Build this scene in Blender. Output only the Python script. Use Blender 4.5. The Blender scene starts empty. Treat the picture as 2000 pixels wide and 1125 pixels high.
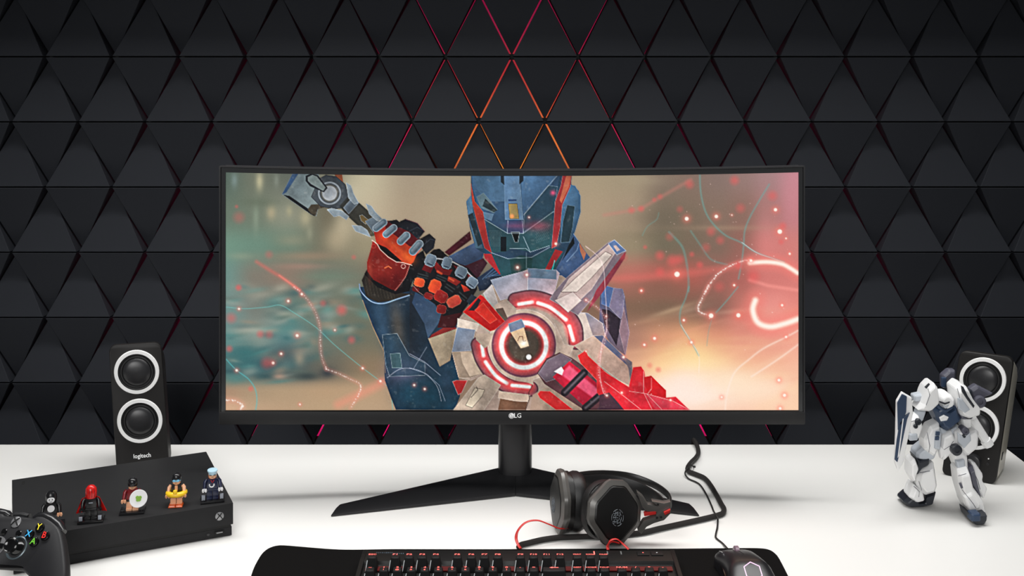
import bpy, bmesh, math, random
import numpy as np
from mathutils import Matrix, Vector

# ------------------------------------------------------------------ camera, world, light, exposure
SC = bpy.context.scene
COL = SC.collection
FPX, HOR, CH = 2125.0, 130.0, 0.704          # focal length in px, horizon row, camera height above the desk top
cam_d = bpy.data.cameras.new('camera')
cam = bpy.data.objects.new('camera', cam_d)
COL.objects.link(cam)
cam.location = (0, 0, CH)
cam.rotation_euler = (math.pi / 2, 0, 0)
cam_d.sensor_width = 36
cam_d.lens = 36 * FPX / 2000
cam_d.shift_y = -(562.5 - HOR) / 2000
cam_d.clip_start = 0.02
SC.camera = cam

SC.view_settings.view_transform = 'Standard'
SC.view_settings.look = 'None'
SC.view_settings.exposure = 0.0
SC.view_settings.gamma = 1.0
SC.view_settings.use_curve_mapping = False

world = bpy.data.worlds.new('room_ambience')
SC.world = world
world.use_nodes = True
wb = world.node_tree.nodes['Background']
wb.inputs['Color'].default_value = (0.9, 0.95, 1.0, 1)
wb.inputs['Strength'].default_value = 0.06


def area_light(name, loc, target, sx, sy, power, color=(1, 1, 1), spread=180):
    d = bpy.data.lights.new(name, 'AREA')
    d.shape = 'RECTANGLE'
    d.size, d.size_y = sx, sy
    d.energy = power
    d.color = color
    d.spread = math.radians(spread)
    o = bpy.data.objects.new(name, d)
    COL.objects.link(o)
    o.location = loc
    o.rotation_euler = (Vector(target) - Vector(loc)).to_track_quat('-Z', 'Y').to_euler()
    return o


area_light('overhead_softbox', (-0.12, 1.79, 1.70), (-0.12, 1.79, 0), 2.8, 0.50, 24.5, (1.0, 0.992, 0.975), 125)
area_light('front_fill', (-0.3, -0.5, 1.20), (0.0, 1.9, 0.0), 1.6, 0.8, 6, (1.0, 0.992, 0.98), 70)  # fill light added to lift the desk beneath the monitor


# ------------------------------------------------------------------ helpers
def lin(c):
    c = c / 255.0
    return c / 12.92 if c <= 0.04045 else ((c + 0.055) / 1.055) ** 2.4


def P(px, py, Y):                              # point at distance Y that appears at a pixel of the photograph
    return Vector(((px - 1000) * Y / FPX, Y, CH - (py - HOR) * Y / FPX))


def G(px, py, z=0.0):                          # point at height z above the desk top
    Y = FPX * (CH - z) / (py - HOR)
    return Vector(((px - 1000) * Y / FPX, Y, z))


MATS = {}


def mat(name, rgb, rough=0.5, metal=0.0, spec=0.5, emit=None, estr=1.0, var=0.08, scale=60, bump=0.0, coat=0.0, alpha=1.0, trans=0.0):
    if name in MATS:
        return MATS[name]
    m = bpy.data.materials.new(name)
    m.use_nodes = True
    nt = m.node_tree
    b = nt.nodes['Principled BSDF']
    c = tuple(lin(v) for v in rgb)
    tc = nt.nodes.new('ShaderNodeTexCoord')
    nz = nt.nodes.new('ShaderNodeTexNoise')
    nz.inputs['Scale'].default_value = scale
    nz.inputs['Detail'].default_value = 3
    nt.links.new(tc.outputs['Object'], nz.inputs['Vector'])
    mx = nt.nodes.new('ShaderNodeMix')
    mx.data_type = 'RGBA'
    mx.inputs[6].default_value = tuple(v * (1 - var) for v in c) + (1,)
    mx.inputs[7].default_value = tuple(min(1, v * (1 + var)) for v in c) + (1,)
    nt.links.new(nz.outputs['Fac'], mx.inputs[0])
    nt.links.new(mx.outputs[2], b.inputs['Base Color'])
    b.inputs['Roughness'].default_value = rough
    b.inputs['Metallic'].default_value = metal
    b.inputs['Specular IOR Level'].default_value = spec
    b.inputs['Coat Weight'].default_value = coat
    b.inputs['Coat Roughness'].default_value = 0.15
    b.inputs['Transmission Weight'].default_value = trans
    if emit:
        b.inputs['Emission Color'].default_value = tuple(lin(v) for v in emit) + (1,)
        b.inputs['Emission Strength'].default_value = estr
    if bump:
        bp = nt.nodes.new('ShaderNodeBump')
        bp.inputs['Strength'].default_value = bump
        bp.inputs['Distance'].default_value = 0.001
        n2 = nt.nodes.new('ShaderNodeTexNoise')
        n2.inputs['Scale'].default_value = scale * 12
        nt.links.new(tc.outputs['Object'], n2.inputs['Vector'])
        nt.links.new(n2.outputs['Fac'], bp.inputs['Height'])
        nt.links.new(bp.outputs['Normal'], b.inputs['Normal'])
    MATS[name] = m
    return m


class MB:
    """collects shapes, builds ONE mesh object"""

    def __init__(s):
        s.v, s.f = [], []

    def add(s, verts, faces, M=None):
        n = len(s.v)
        s.v += [tuple(M @ Vector(p)) if M else tuple(p) for p in verts]
        s.f += [tuple(i + n for i in f) for f in faces]
        return s

    def box(s, c, d, M=None, taper=1.0, tapery=None):
        x, y, z = d[0] / 2, d[1] / 2, d[2] / 2
        ty = taper if tapery is None else tapery
        v = [(c[0] + a * x * (taper if k > 0 else 1), c[1] + b * y * (ty if k > 0 else 1), c[2] + k * z)
             for k in (-1, 1) for b in (-1, 1) for a in (-1, 1)]
        return s.add(v, [(0, 2, 3, 1), (4, 5, 7, 6), (0, 1, 5, 4), (2, 6, 7, 3), (0, 4, 6, 2), (1, 3, 7, 5)], M)

    def loft(s, rings, M=None, cap=True, closed=True):
        n = len(rings[0])
        v = [p for r in rings for p in r]
        f = []
        for k in range(len(rings) - 1):
            for i in range(n if closed else n - 1):
                j = (i + 1) % n
                f.append((k * n + i, k * n + j, (k + 1) * n + j, (k + 1) * n + i))
        if cap:
            f.append(tuple(range(n))[::-1])
            f.append(tuple((len(rings) - 1) * n + i for i in range(n)))
        return s.add(v, f, M)

    def lathe(s, prof, n=32, M=None, cap=True):      # prof: (radius, height) about z
        return s.loft([[(r * math.cos(2 * math.pi * i / n), r * math.sin(2 * math.pi * i / n), h) for i in range(n)] for r, h in prof], M, cap)

    def prism(s, poly, a, b, M=None, inset=0.0, axis='y'):   # polygon in x,z extruded along y (or x,y along z)
        def pt(p, d):
            return (p[0], d, p[1]) if axis == 'y' else (p[0], p[1], d)
        rings = [[pt(p, a) for p in poly], [pt(p, b) for p in poly]]
        return s.loft(rings, M)

    def tube(s, path, r, n=10, M=None, flat=None, up=(0, 0, 1)):
        path = [Vector(p) for p in path]
        rings = []
        up = Vector(up)
        for i, p in enumerate(path):
            t = (path[min(i + 1, len(path) - 1)] - path[max(i - 1, 0)])
            t.normalize()
            sd = t.cross(up)
            if sd.length < 1e-4:
                sd = t.cross(Vector((1, 0, 0)))
            sd.normalize()
            u2 = sd.cross(t)
            rr = r[i] if isinstance(r, (list, tuple)) else r
            fl = 1.0 if flat is None else flat
            rings.append([tuple(p + sd * math.cos(2 * math.pi * k / n) * rr + u2 * math.sin(2 * math.pi * k / n) * rr * fl) for k in range(n)])
        return s.loft(rings, M)

    def build(s, name, m, parent=None, bevel=0.0, seg=2, smooth=38):
        bm = bmesh.new()
        vs = [bm.verts.new(p) for p in s.v]
        for f in s.f:
            try:
                bm.faces.new([vs[i] for i in f])
            except ValueError:
                pass
        bmesh.ops.recalc_face_normals(bm, faces=bm.faces)
        if bevel:
            ed = [e for e in bm.edges if len(e.link_faces) == 2 and e.calc_face_angle(0) > math.radians(28)]
            bmesh.ops.bevel(bm, geom=ed, offset=bevel, segments=seg, affect='EDGES', profile=0.6, clamp_overlap=True)
        me = bpy.data.meshes.new(name)
        bm.to_mesh(me)
        bm.free()
        return link(name, me, m, parent, smooth)


def link(name, me, m, parent=None, smooth=38):
    if m is not None:
        me.materials.append(m)
    if smooth and len(me.polygons):
        me.polygons.foreach_set('use_smooth', [True] * len(me.polygons))
        me.set_sharp_from_angle(angle=math.radians(smooth))
    o = bpy.data.objects.new(name, me)
    COL.objects.link(o)
    if parent:
        o.parent = parent
    return o


def inst(name, me, parent=None, loc=(0, 0, 0), rot=(0, 0, 0), scale=(1, 1, 1)):
    o = bpy.data.objects.new(name, me)
    COL.objects.link(o)
    o.location, o.rotation_euler, o.scale = loc, rot, scale
    if parent:
        o.parent = parent
    return o


def tag(o, label=None, cat=None, group=None, kind=None):
    for k, v in (('label', label), ('category', cat), ('group', group), ('kind', kind)):
        if v:
            o[k] = v
    return o


def thing(name, label, cat, loc=(0, 0, 0), rz=0.0, group=None):
    o = bpy.data.objects.new(name, None)
    o.empty_display_size = 0.02
    COL.objects.link(o)
    o.location = loc
    o.rotation_euler = (0, 0, rz)
    return tag(o, label, cat, group)


def smooth_path(pts, sub=6, closed=False):
    pts = [Vector(p) for p in pts]
    n = len(pts)
    out = []
    for i in range(n if closed else n - 1):
        if closed:
            p0, p1, p2, p3 = pts[(i - 1) % n], pts[i], pts[(i + 1) % n], pts[(i + 2) % n]
        else:
            p0, p1, p2, p3 = pts[max(i - 1, 0)], pts[i], pts[i + 1], pts[min(i + 2, n - 1)]
        for k in range(sub):
            t = k / sub
            out.append(0.5 * ((2 * p1) + (p2 - p0) * t + (2 * p0 - 5 * p1 + 4 * p2 - p3) * t * t + (3 * p1 - p0 - 3 * p2 + p3) * t ** 3))
    if not closed:
        out.append(pts[-1])
    return out


def offset_poly(poly, d):                       # poly counter-clockwise (x, y); d > 0 shrinks
    n = len(poly)
    out = []
    for i in range(n):
        a, b, c = Vector(poly[i - 1][:2]), Vector(poly[i][:2]), Vector(poly[(i + 1) % n][:2])
        t = (c - a)
        t.normalize()
        out.append((b.x - t.y * d, b.y + t.x * d))
    return out


def frame(origin, u, v):                        # matrix whose x, y, z are u, v, u x v
    u, v = Vector(u).normalized(), Vector(v)
    n = u.cross(v).normalized()
    v = n.cross(u)
    M = Matrix(((u.x, v.x, n.x, origin[0]), (u.y, v.y, n.y, origin[1]), (u.z, v.z, n.z, origin[2]), (0, 0, 0, 1)))
    return M


TEXT = {}


def text_meshes(items):                         # text -> flat mesh (height 1), centred
    tmp = []
    for t in items:
        cu = bpy.data.curves.new('t', 'FONT')
        cu.body = t
        cu.align_x, cu.align_y = 'CENTER', 'CENTER'
        cu.resolution_u = 2
        cu.offset = 0.012
        o = bpy.data.objects.new('t', cu)
        COL.objects.link(o)
        tmp.append((t, o))
    bpy.context.view_layer.update()
    dg = bpy.context.evaluated_depsgraph_get()
    for t, o in tmp:
        TEXT[t] = bpy.data.meshes.new_from_object(o.evaluated_get(dg))
        TEXT[t].materials.clear()
    for t, o in tmp:
        bpy.data.objects.remove(o)


def text(name, s, m, parent, M, size, sx=1.0):
    me = TEXT[s].copy()
    me.transform(M @ Matrix.Diagonal((size * sx, size, size, 1)))
    return link(name, me, m, parent, smooth=0)


F_ROW = [('ESC', 727), ('F1', 772), ('F2', 799), ('F3', 824.5), ('F4', 851), ('F5', 893), ('F6', 920.5), ('F7', 946), ('F8', 972),
         ('F9', 1016.5), ('F10', 1042), ('F11', 1068), ('F12', 1094), ('PRINT', 1127.5), ('SCROLL', 1153), ('PAUSE', 1179)]
N_ROW = [('~', 722.5), ('1', 749.5), ('2', 776), ('3', 803), ('4', 829.5), ('5', 856), ('6', 883), ('7', 909), ('8', 936), ('9', 962.5), ('0', 989.5),
         ('-', 1016), ('=', 1042.5), ('BACK', 1082), ('INSERT', 1128), ('HOME', 1155), ('PGUP', 1181), ('NUM', 1215), ('/', 1242), ('*', 1268.5), ('-', 1295)]
text_meshes(sorted({k for k, _ in F_ROW} | {k for k, _ in N_ROW} | set('QWERTYUIOPASDFGHJKLZXCVBNM!@#$%^&*()_+') | {'LG', 'logitech', 'A', 'B', 'X', 'Y', 'L', 'G'}))

# ------------------------------------------------------------------ the wall: tilted triangular panels over a back-lit board
YW = 2.20
PXM = FPX / YW
CW, RH = 129.6 / PXM, 126.55 / PXM             # panel width, row height
Z0 = CH + (HOR - 111) / PXM                     # height of the first full joint
X0 = (999.5 - 1000) / PXM
TILT, GAP = 0.015, 0.0017
m_panel = mat('matte_charcoal_panel', (41, 43, 48), 0.6, 0, 0.12, var=0.10, scale=9, bump=0.12)
m_board = mat('pale_backing_board', (150, 145, 145), 0.8, scale=4)
m_rail = mat('black_rail', (10, 10, 11), 0.7)

wall = MB().box((0, YW + 0.140, 0.15), (4.4, 0.02, 1.9)).build('wall_back', m_board, smooth=0)
tag(wall, 'dark wall of tilted triangular panels with red light glowing in the joints', kind='structure')


def panel_mesh(up):
    """triangle whose horizontal edge stands proud and whose apex sinks back; gaps all round"""
    w, h = CW / 2, RH
    inr = GAP
    k = math.hypot(w, h)
    tri = [(-w + inr * (k + w) / h, inr * 0.8), (w - inr * (k + w) / h, inr * 0.8), (0, h - inr * k / w)]
    if not up:
        tri = [(x, h - z) for x, z in tri]
    def front(x, z):
        t = z / h if up else 1 - z / h           # 0 at the horizontal edge, 1 at the apex
        return -TILT + 2 * TILT * t
    f = [(x, front(x, z), z) for x, z in tri]
    b = [(x, 0.045, z) for x, z in tri]
    mb = MB()
    mb.loft([f, b])
    bm = bmesh.new()
    vs = [bm.verts.new(p) for p in mb.v]
    for q in mb.f:
        bm.faces.new([vs[i] for i in q])
    bmesh.ops.recalc_face_normals(bm, faces=bm.faces)
    ed = [e for e in bm.edges if all(v.co.y < 0.04 for v in e.verts)]
    bmesh.ops.bevel(bm, geom=ed, offset=0.0007, segments=1, affect='EDGES')
    me = bpy.data.meshes.new('panel')
    bm.to_mesh(me)
    bm.free()
    me.materials.append(m_panel)
    return me


tri_up, tri_dn = panel_mesh(True), panel_mesh(False)
rest = MB()
for row in range(-2, 11):
    zb = Z0 - row * RH                           # lower joint of the row (row 0 ends at pixel row 111)
    # apexes of the down triangles sit on the lower joint at X0 + off + k * CW
    off = 0 if row % 2 == 0 else CW / 2
    for k in range(-11, 12):
        for up in (False, True):
            x = X0 + off + k * CW + (CW / 2 if up else 0)
            me = tri_up if up else tri_dn
            if 0 <= row <= 6 and abs(x) < 1.30:
                inst('panel', me, wall, (x, YW, zb))
            else:
                rest.add([(v.co.x + x, v.co.y + YW, v.co.z + zb) for v in me.vertices], [tuple(p.vertices) for p in me.polygons])
tag(rest.build('outer_panels', m_panel, wall, smooth=0), kind='stuff')
for row in range(-2, 10):
    MB().box((0, YW + 0.030, Z0 - row * RH), (3.6, 0.020, 0.012)).build('joint_rail', m_rail, wall, smooth=0)


def led(px, py, w, h, color, power):
    """flat LED sheet in the cavity behind the panels, shining back onto the pale board"""
    d = bpy.data.lights.new('wall_led', 'AREA')
    d.shape = 'ELLIPSE'
    d.size, d.size_y, d.energy, d.color = w, h, power, color
    o = bpy.data.objects.new('wall_led', d)
    COL.objects.link(o)
    p = P(px, py, YW)
    o.location = (p.x, YW + 0.056, p.z)
    o.rotation_euler = (math.pi / 2, 0, 0)


ORANGE, RED, MAG = (1.0, 0.34, 0.03), (1.0, 0.04, 0.05), (1.0, 0.01, 0.20)
for a in ((1000, 310, 0.24, 0.14, ORANGE, 0.36), (1000, 220, 0.46, 0.26, RED, 0.38), (1000, 120, 1.00, 0.36, MAG, 0.75), (1000, 800, 1.20, 0.18, MAG, 2.8),
          (500, 300, 0.55, 0.50, MAG, 3.6), (1500, 300, 0.55, 0.50, MAG, 3.6), (420, 600, 0.60, 0.45, MAG, 4.2), (1580, 600, 0.60, 0.45, MAG, 4.2)):
    led(*a)

# unseen ceiling added above the picture to shade the upper wall
m_shade_baffle = mat('white_shade_baffle', (215, 214, 210), 0.8, scale=4)
tag(MB().box((0, 2.17, 1.15), (4.4, 0.26, 0.32)).build('added_shade_baffle', m_shade_baffle, smooth=0), 'added ceiling edge above the view, shading the top of the panelled wall', kind='structure')

# ------------------------------------------------------------------ floor and desk
m_floor = mat('grey_floor', (70, 68, 66), 0.6, scale=5)
tag(MB().box((0, 0.9, -0.78), (5.0, 3.2, 0.04)).build('floor', m_floor, smooth=0), 'plain grey floor under the white desk', kind='structure')

m_desk = mat('white_laminate', (233, 232, 229), 0.42, 0, 0.25, var=0.012, scale=2.5, bump=0.02)
m_leg = mat('white_leg_metal', (225, 225, 222), 0.4)
YB, DXR, DXL, YF = FPX * CH / (868 - HOR), 0.912, -1.25, 1.18
desk = thing('desk', 'glossy white desk top carrying the monitor and all the gear', 'desk', ((DXL + DXR) / 2, (YB + YF) / 2, -0.76))
MB().box((0, 0, 0.745), (DXR - DXL, YB - YF, 0.03)).build('desk_top', m_desk, desk, bevel=0.0015)
for sx in (-1, 1):
    for sy in (-1, 1):
        MB().box((sx * ((DXR - DXL) / 2 - 0.06), sy * ((YB - YF) / 2 - 0.06), 0.365), (0.05, 0.05, 0.73)).build('leg', m_leg, desk, bevel=0.002)

# ------------------------------------------------------------------ monitor
m_mon = mat('satin_black_plastic', (34, 34, 36), 0.38, 0, 0.5, scale=30)
m_bez = mat('glossy_grey_bezel', (60, 61, 62), 0.22, 0.35, 0.6, scale=20)
m_bot = mat('brushed_bottom_bezel', (36, 36, 37), 0.45, 0.0, 0.3, scale=40)
m_lgw = mat('pale_logo_print', (235, 235, 235), 0.5, emit=(220, 220, 220), estr=0.25)
m_stand = mat('satin_black_metal', (38, 38, 40), 0.33, 0.4, 0.5, scale=30)
YM, SAG = 1.785, 0.030


def Ym(px):
    return YM - SAG * ((px - 1000) / 571.0) ** 2


def top_out(px):
    return 331.5 - 7.5 * ((px - 1000) / 571.0) ** 2


def top_scr(px):
    return 343.5 - 7.5 * ((px - 1000) / 571.0) ** 2


def curved_box(mb, x0, x1, ya, yb, d0, d1, n=40):
    """block that follows the curve of the monitor; ya, yb: upper and lower edge"""
    rings = []
    for i in range(n + 1):
        px = x0 + (x1 - x0) * i / n
        Y = Ym(px)
        a, b = P(px, ya(px), Y), P(px, yb(px), Y)
        rings.append([(a.x, Y + d0, a.z), (b.x, Y + d0, b.z), (b.x, Y + d1, b.z), (a.x, Y + d1, a.z)])
    mb.loft(rings)


mon = thing('monitor', 'ultrawide curved monitor showing an armoured warrior, on a black stand with two splayed legs', 'monitor', (0, 1.80, 0))
MON = Matrix.Translation((0, -1.80, 0))


def mon_part(mb, name, m, bevel=0.0, parent=None):
    mb.v = [tuple(MON @ Vector(p)) for p in mb.v] if parent is None or parent is mon else mb.v
    return mb.build(name, m, parent or mon, bevel)


mb = MB(); curved_box(mb, 431, 1569, lambda x: top_out(x) + 1, lambda x: 826, 0.004, 0.030); mon_part(mb, 'back_cover', m_mon, 0.002)
mb = MB(); curved_box(mb, 433, 1567, lambda x: top_out(x) + 3, top_scr, -0.003, 0.006); mon_part(mb, 'top_bezel', m_bez)
mb = MB(); curved_box(mb, 433, 441.5, lambda x: top_out(x) + 4, lambda x: 803, -0.003, 0.006, 3); mon_part(mb, 'side_bezel', m_bez)
mb = MB(); curved_box(mb, 1559, 1567, lambda x: top_out(x) + 4, lambda x: 803, -0.003, 0.006, 3); mon_part(mb, 'side_bezel', m_bez)
mb = MB(); curved_box(mb, 430, 1570, lambda x: 803, lambda x: 827.5, -0.005, 0.008); mon_part(mb, 'bottom_bezel', m_bot, 0.0008)
m_scrb = mat('black_screen_border', (8, 8, 9), 0.3)
mb = MB(); curved_box(mb, 440, 1560, lambda x: 800.5, lambda x: 803.5, -0.004, 0.006); mon_part(mb, 'screen_border', m_scrb)
mb = MB()
curved_box(mb, 429, 1571, top_out, lambda x: top_out(x) + 2.2, -0.004, 0.012)
curved_box(mb, 429, 432, top_out, lambda x: 827, -0.004, 0.012, 3)
curved_box(mb, 1568, 1571, top_out, lambda x: 827, -0.004, 0.012, 3)
mon_part(mb, 'outer_rim', m_mon)
# maker's mark
Yl = Ym(1000) - 0.0056
lg = MB()
c = P(999, 812, Yl)
R = 5.4 * Yl / FPX
lg.lathe([(R, 0), (R, 0.0004)], 28, Matrix.Translation(c) @ Matrix.Rotation(math.pi / 2, 4, 'X'))
lgo = mon_part(lg, 'emblem', m_lgw)
ink = MB()
for a0, a1, r in ((100, 430, 0.74),):
    pts = [(c.x + R * r * math.cos(math.radians(a)), c.y - 0.0006, c.z + R * r * math.sin(math.radians(a))) for a in range(a0, a1 - 60, 12)]
    ink.tube(pts, R * 0.07, 5, up=(0, 1, 0))
ink.tube([(c.x, c.y - 0.0006, c.z + R * 0.45), (c.x, c.y - 0.0006, c.z - R * 0.4), (c.x + R * 0.35, c.y - 0.0006, c.z - R * 0.4)], R * 0.07, 5, up=(0, 1, 0))
ink.tube([(c.x + R * 0.35, c.y - 0.0006, c.z), (c.x + R * 0.75, c.y - 0.0006, c.z)], R * 0.07, 5, up=(0, 1, 0))
mon_part(ink, 'emblem_line', mat('grey_ink', (60, 60, 60), 0.6))
cl = P(1011, 812, Yl)
text('maker_lettering', 'LG', m_lgw, mon, MON @ Matrix.Translation(cl) @ Matrix.Rotation(math.pi / 2, 4, 'X'), 0.0105)

# stand: column, hub and two splayed legs
mb = MB()
zc = P(1000, 815, 1.80).z
prof = []
W, D = 0.0285, 0.020
ring = [(W * (abs(math.cos(t)) ** 0.6) * (1 if math.cos(t) >= 0 else -1), D * (abs(math.sin(t)) ** 0.75) * (1 if math.sin(t) >= 0 else -1)) for t in [2 * math.pi * i / 40 for i in range(40)]]
mb.loft([[(x + 0.0052, y + 1.845, 0.010) for x, y in ring], [(x + 0.0052, y + 1.845, zc + 0.06) for x, y in ring]])
mon_part(mb, 'column', m_stand)
mb = MB(); mb.box((0.004, 1.832, zc + 0.075), (0.11, 0.05, 0.10)); mon_part(mb, 'mount_block', m_mon, 0.004)


def leg(side):
    # top ridge and lower edges run from the hub under the column out to the tip
    mb = MB()
    hub = 0.006
    if side < 0:
        ft, bt = G(646, 1010), G(664, 984.5, 0.006)
    else:
        ft, bt = G(1366, 1009.5), G(1346, 983, 0.006)
    hf, hb = Vector((hub, 1.781, 0)), Vector((hub, 1.866, 0))
    rings = []
    n = 14
    for i in range(n + 1):
        t = i / n
        f, b = hf.lerp(ft, t), hb.lerp(bt, t)
        hf_z = 0.006 * (1 - t) + 0.003 * t
        hb_z = 0.017 * (1 - t) + 0.006
        m = f.lerp(b, 0.55)
        rings.append([(f.x, f.y, 0.0005), (f.x, f.y, hf_z), (m.x, m.y, hf_z * 0.40 + hb_z * 0.60 + 0.0015), (b.x, b.y, hb_z), (b.x, b.y, 0.0005)])
    mb.loft(rings)
    mon_part(mb, 'stand_leg', m_stand, 0.0012)


leg(-1); leg(1)

# ------------------------------------------------------------------ the picture on the screen (flat, glowing), painted per vertex
NX, NY = 900, 372
gx = np.linspace(441.5, 1559.0, NX)
PX = np.repeat(gx[None, :], NY, 0)
tt = np.linspace(0, 1, NY)[:, None]
TOPS = 343.5 - 7.5 * ((PX - 1000) / 571.0) ** 2
PY = TOPS + (801.0 - TOPS) * tt
IMG = np.zeros((NY, NX, 3))

KX = [441, 500, 560, 640, 720, 800, 900, 1150, 1230, 1300, 1350, 1400, 1450, 1500, 1559]
KY = [340, 420, 480, 540, 600, 660, 720, 765, 801]
KC = [
 [(88,104,94),(110,115,100),(98,104,94),(130,128,110),(190,180,152),(166,150,128),(170,155,130),(166,150,124),(160,145,120),(134,116,102),(134,112,100),(135,114,106),(150,122,116),(165,130,130),(200,135,145)],
 [(105,120,105),(112,122,106),(140,142,124),(112,110,92),(190,175,148),(170,152,128),(175,158,132),(172,152,126),(166,145,122),(122,108,92),(128,110,94),(135,112,98),(140,108,96),(160,115,110),(195,125,130)],
 [(112,145,128),(108,138,122),(105,128,112),(116,112,94),(152,142,116),(158,140,116),(160,142,120),(158,138,114),(150,135,110),(116,106,88),(122,104,88),(130,105,92),(150,102,92),(205,122,116),(208,128,122)],
 [(110,142,134),(128,122,110),(140,120,106),(112,122,108),(118,118,102),(120,118,100),(110,105,90),(150,120,100),(188,112,100),(182,98,88),(178,96,86),(158,100,90),(170,100,92),(195,112,106),(214,124,118)],
 [(122,142,138),(118,124,116),(98,126,118),(112,118,104),(108,112,96),(108,110,95),(100,95,85),(130,100,82),(130,100,82),(125,98,80),(128,96,80),(140,98,86),(190,118,106),(230,150,140),(228,136,126)],
 [(102,142,138),(142,152,142),(92,130,130),(108,116,104),(114,112,95),(112,108,92),(100,95,85),(150,112,92),(176,128,108),(215,152,118),(228,162,122),(218,142,116),(222,142,124),(228,148,132),(242,165,145)],
 [(72,112,112),(58,98,104),(74,90,92),(106,102,90),(140,120,95),(145,122,98),(120,100,85),(190,140,115),(230,175,140),(253,208,150),(255,220,170),(250,205,160),(246,192,152),(246,188,155),(246,188,160)],
 [(172,140,114),(172,148,120),(178,152,122),(184,154,122),(185,155,124),(180,150,120),(140,115,95),(210,165,140),(246,208,186),(253,228,208),(254,228,210),(253,220,195),(252,214,184),(252,208,178),(250,202,168)],
 [(214,174,142),(190,160,130),(185,156,126),(186,158,126),(186,158,128),(182,152,122),(140,115,95),(215,170,150),(248,210,190),(252,216,198),(252,214,192),(250,208,182),(250,205,178),(251,208,176),(252,208,175)]]
KC = np.array(KC, float)


def sstep(t):
    return t * t * (3 - 2 * t)


ix = np.clip(np.searchsorted(KX, PX) - 1, 0, len(KX) - 2)
iy = np.clip(np.searchsorted(KY, PY) - 1, 0, len(KY) - 2)
KXa, KYa = np.array(KX, float), np.array(KY, float)
fx = sstep(np.clip((PX - KXa[ix]) / (KXa[ix + 1] - KXa[ix]), 0, 1))[..., None]
fy = sstep(np.clip((PY - KYa[iy]) / (KYa[iy + 1] - KYa[iy]), 0, 1))[..., None]
IMG = (KC[iy, ix] * (1 - fx) + KC[iy, ix + 1] * fx) * (1 - fy) + (KC[iy + 1, ix] * (1 - fx) + KC[iy + 1, ix + 1] * fx) * fy


def window(pts, pad):
    x0, x1 = min(p[0] for p in pts) - pad, max(p[0] for p in pts) + pad
    y0, y1 = min(p[1] for p in pts) - pad, max(p[1] for p in pts) + pad
    c0, c1 = np.searchsorted(gx, x0), np.searchsorted(gx, x1)
    r0 = int(np.clip((y0 - 345) / (801 - 345) * (NY - 1) - 3, 0, NY))
    r1 = int(np.clip((y1 - 334) / (801 - 336) * (NY - 1) + 4, 0, NY))
    return slice(r0, r1), slice(c0, c1)


def blend(sl, a, col):
    if a.size == 0:
        return
    a = a[..., None]
    IMG[sl] = IMG[sl] * (1 - a) + np.asarray(col, float) * a


def seg_d(X, Yv, a, b):
    dx, dy = b[0] - a[0], b[1] - a[1]
    l2 = dx * dx + dy * dy + 1e-9
    t = np.clip(((X - a[0]) * dx + (Yv - a[1]) * dy) / l2, 0, 1)
    return np.hypot(X - a[0] - t * dx, Yv - a[1] - t * dy)


def poly(pts, col, soft=1.2, alpha=1.0, col2=None, line=None, lw=0.8, la=0.7):
    """filled polygon; col2: colour at its lower right end"""
    sl = window(pts, soft + 2)
    X, Yv = PX[sl], PY[sl]
    if X.size == 0:
        return
    d = np.full(X.shape, 1e9)
    ins = np.zeros(X.shape, bool)
    n = len(pts)
    for i in range(n):
        a, b = pts[i], pts[(i + 1) % n]
        d = np.minimum(d, seg_d(X, Yv, a, b))
        if a[1] != b[1]:
            ins ^= ((a[1] > Yv) != (b[1] > Yv)) & (X < (b[0] - a[0]) * (Yv - a[1]) / (b[1] - a[1]) + a[0])
    sd = np.where(ins, -d, d)
    a = np.clip(0.5 - sd / soft, 0, 1) * alpha
    if col2 is not None:
        xs, ys = [p[0] for p in pts], [p[1] for p in pts]
        t = np.clip(((X - min(xs)) / (max(xs) - min(xs) + 1e-6) + (Yv - min(ys)) / (max(ys) - min(ys) + 1e-6)) / 2, 0, 1)[..., None]
        cc = np.asarray(col, float) * (1 - t) + np.asarray(col2, float) * t
        a3 = a[..., None]
        IMG[sl] = IMG[sl] * (1 - a3) + cc * a3
    else:
        blend(sl, a, col)
    if line is not None:
        blend(sl, np.clip(0.5 - (d - lw / 2) / 1.0, 0, 1) * la, line)


def stroke(pts, w, col, soft=1.0, alpha=1.0):
    sl = window(pts, w + soft + 2)
    X, Yv = PX[sl], PY[sl]
    if X.size == 0:
        return
    d = np.full(X.shape, 1e9)
    for a, b in zip(pts[:-1], pts[1:]):
        d = np.minimum(d, seg_d(X, Yv, a, b))
    blend(sl, np.clip(0.5 - (d - w / 2) / soft, 0, 1) * alpha, col)


def blob(x, y, rx, ry, col, alpha=1.0, rot=0.0):
    m = max(rx, ry) * 2.4
    sl = window([(x - m, y - m), (x + m, y + m)], 1)
    dx, dy = PX[sl] - x, PY[sl] - y
    c, s = math.cos(rot), math.sin(rot)
    q = ((dx * c + dy * s) / rx) ** 2 + ((-dx * s + dy * c) / ry) ** 2
    blend(sl, np.exp(-q) * alpha, col)


def disc(x, y, r, col, soft=1.2, alpha=1.0, ry=None):
    ry = ry or r
    sl = window([(x - r, y - ry), (x + r, y + ry)], soft + 2)
    d = (np.hypot((PX[sl] - x) / r, (PY[sl] - y) / ry) - 1) * min(r, ry)
    blend(sl, np.clip(0.5 - d / soft, 0, 1) * alpha, col)


def ring(x, y, r, w, col, soft=1.2, alpha=1.0):
    sl = window([(x - r, y - r), (x + r, y + r)], w + soft + 2)
    d = np.abs(np.hypot(PX[sl] - x, PY[sl] - y) - r) - w / 2
    blend(sl, np.clip(0.5 - d / soft, 0, 1) * alpha, col)


def sm(pts, sub=8):
    return [(p.x, p.y) for p in smooth_path([(a, b, 0) for a, b in pts], sub)]


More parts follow.
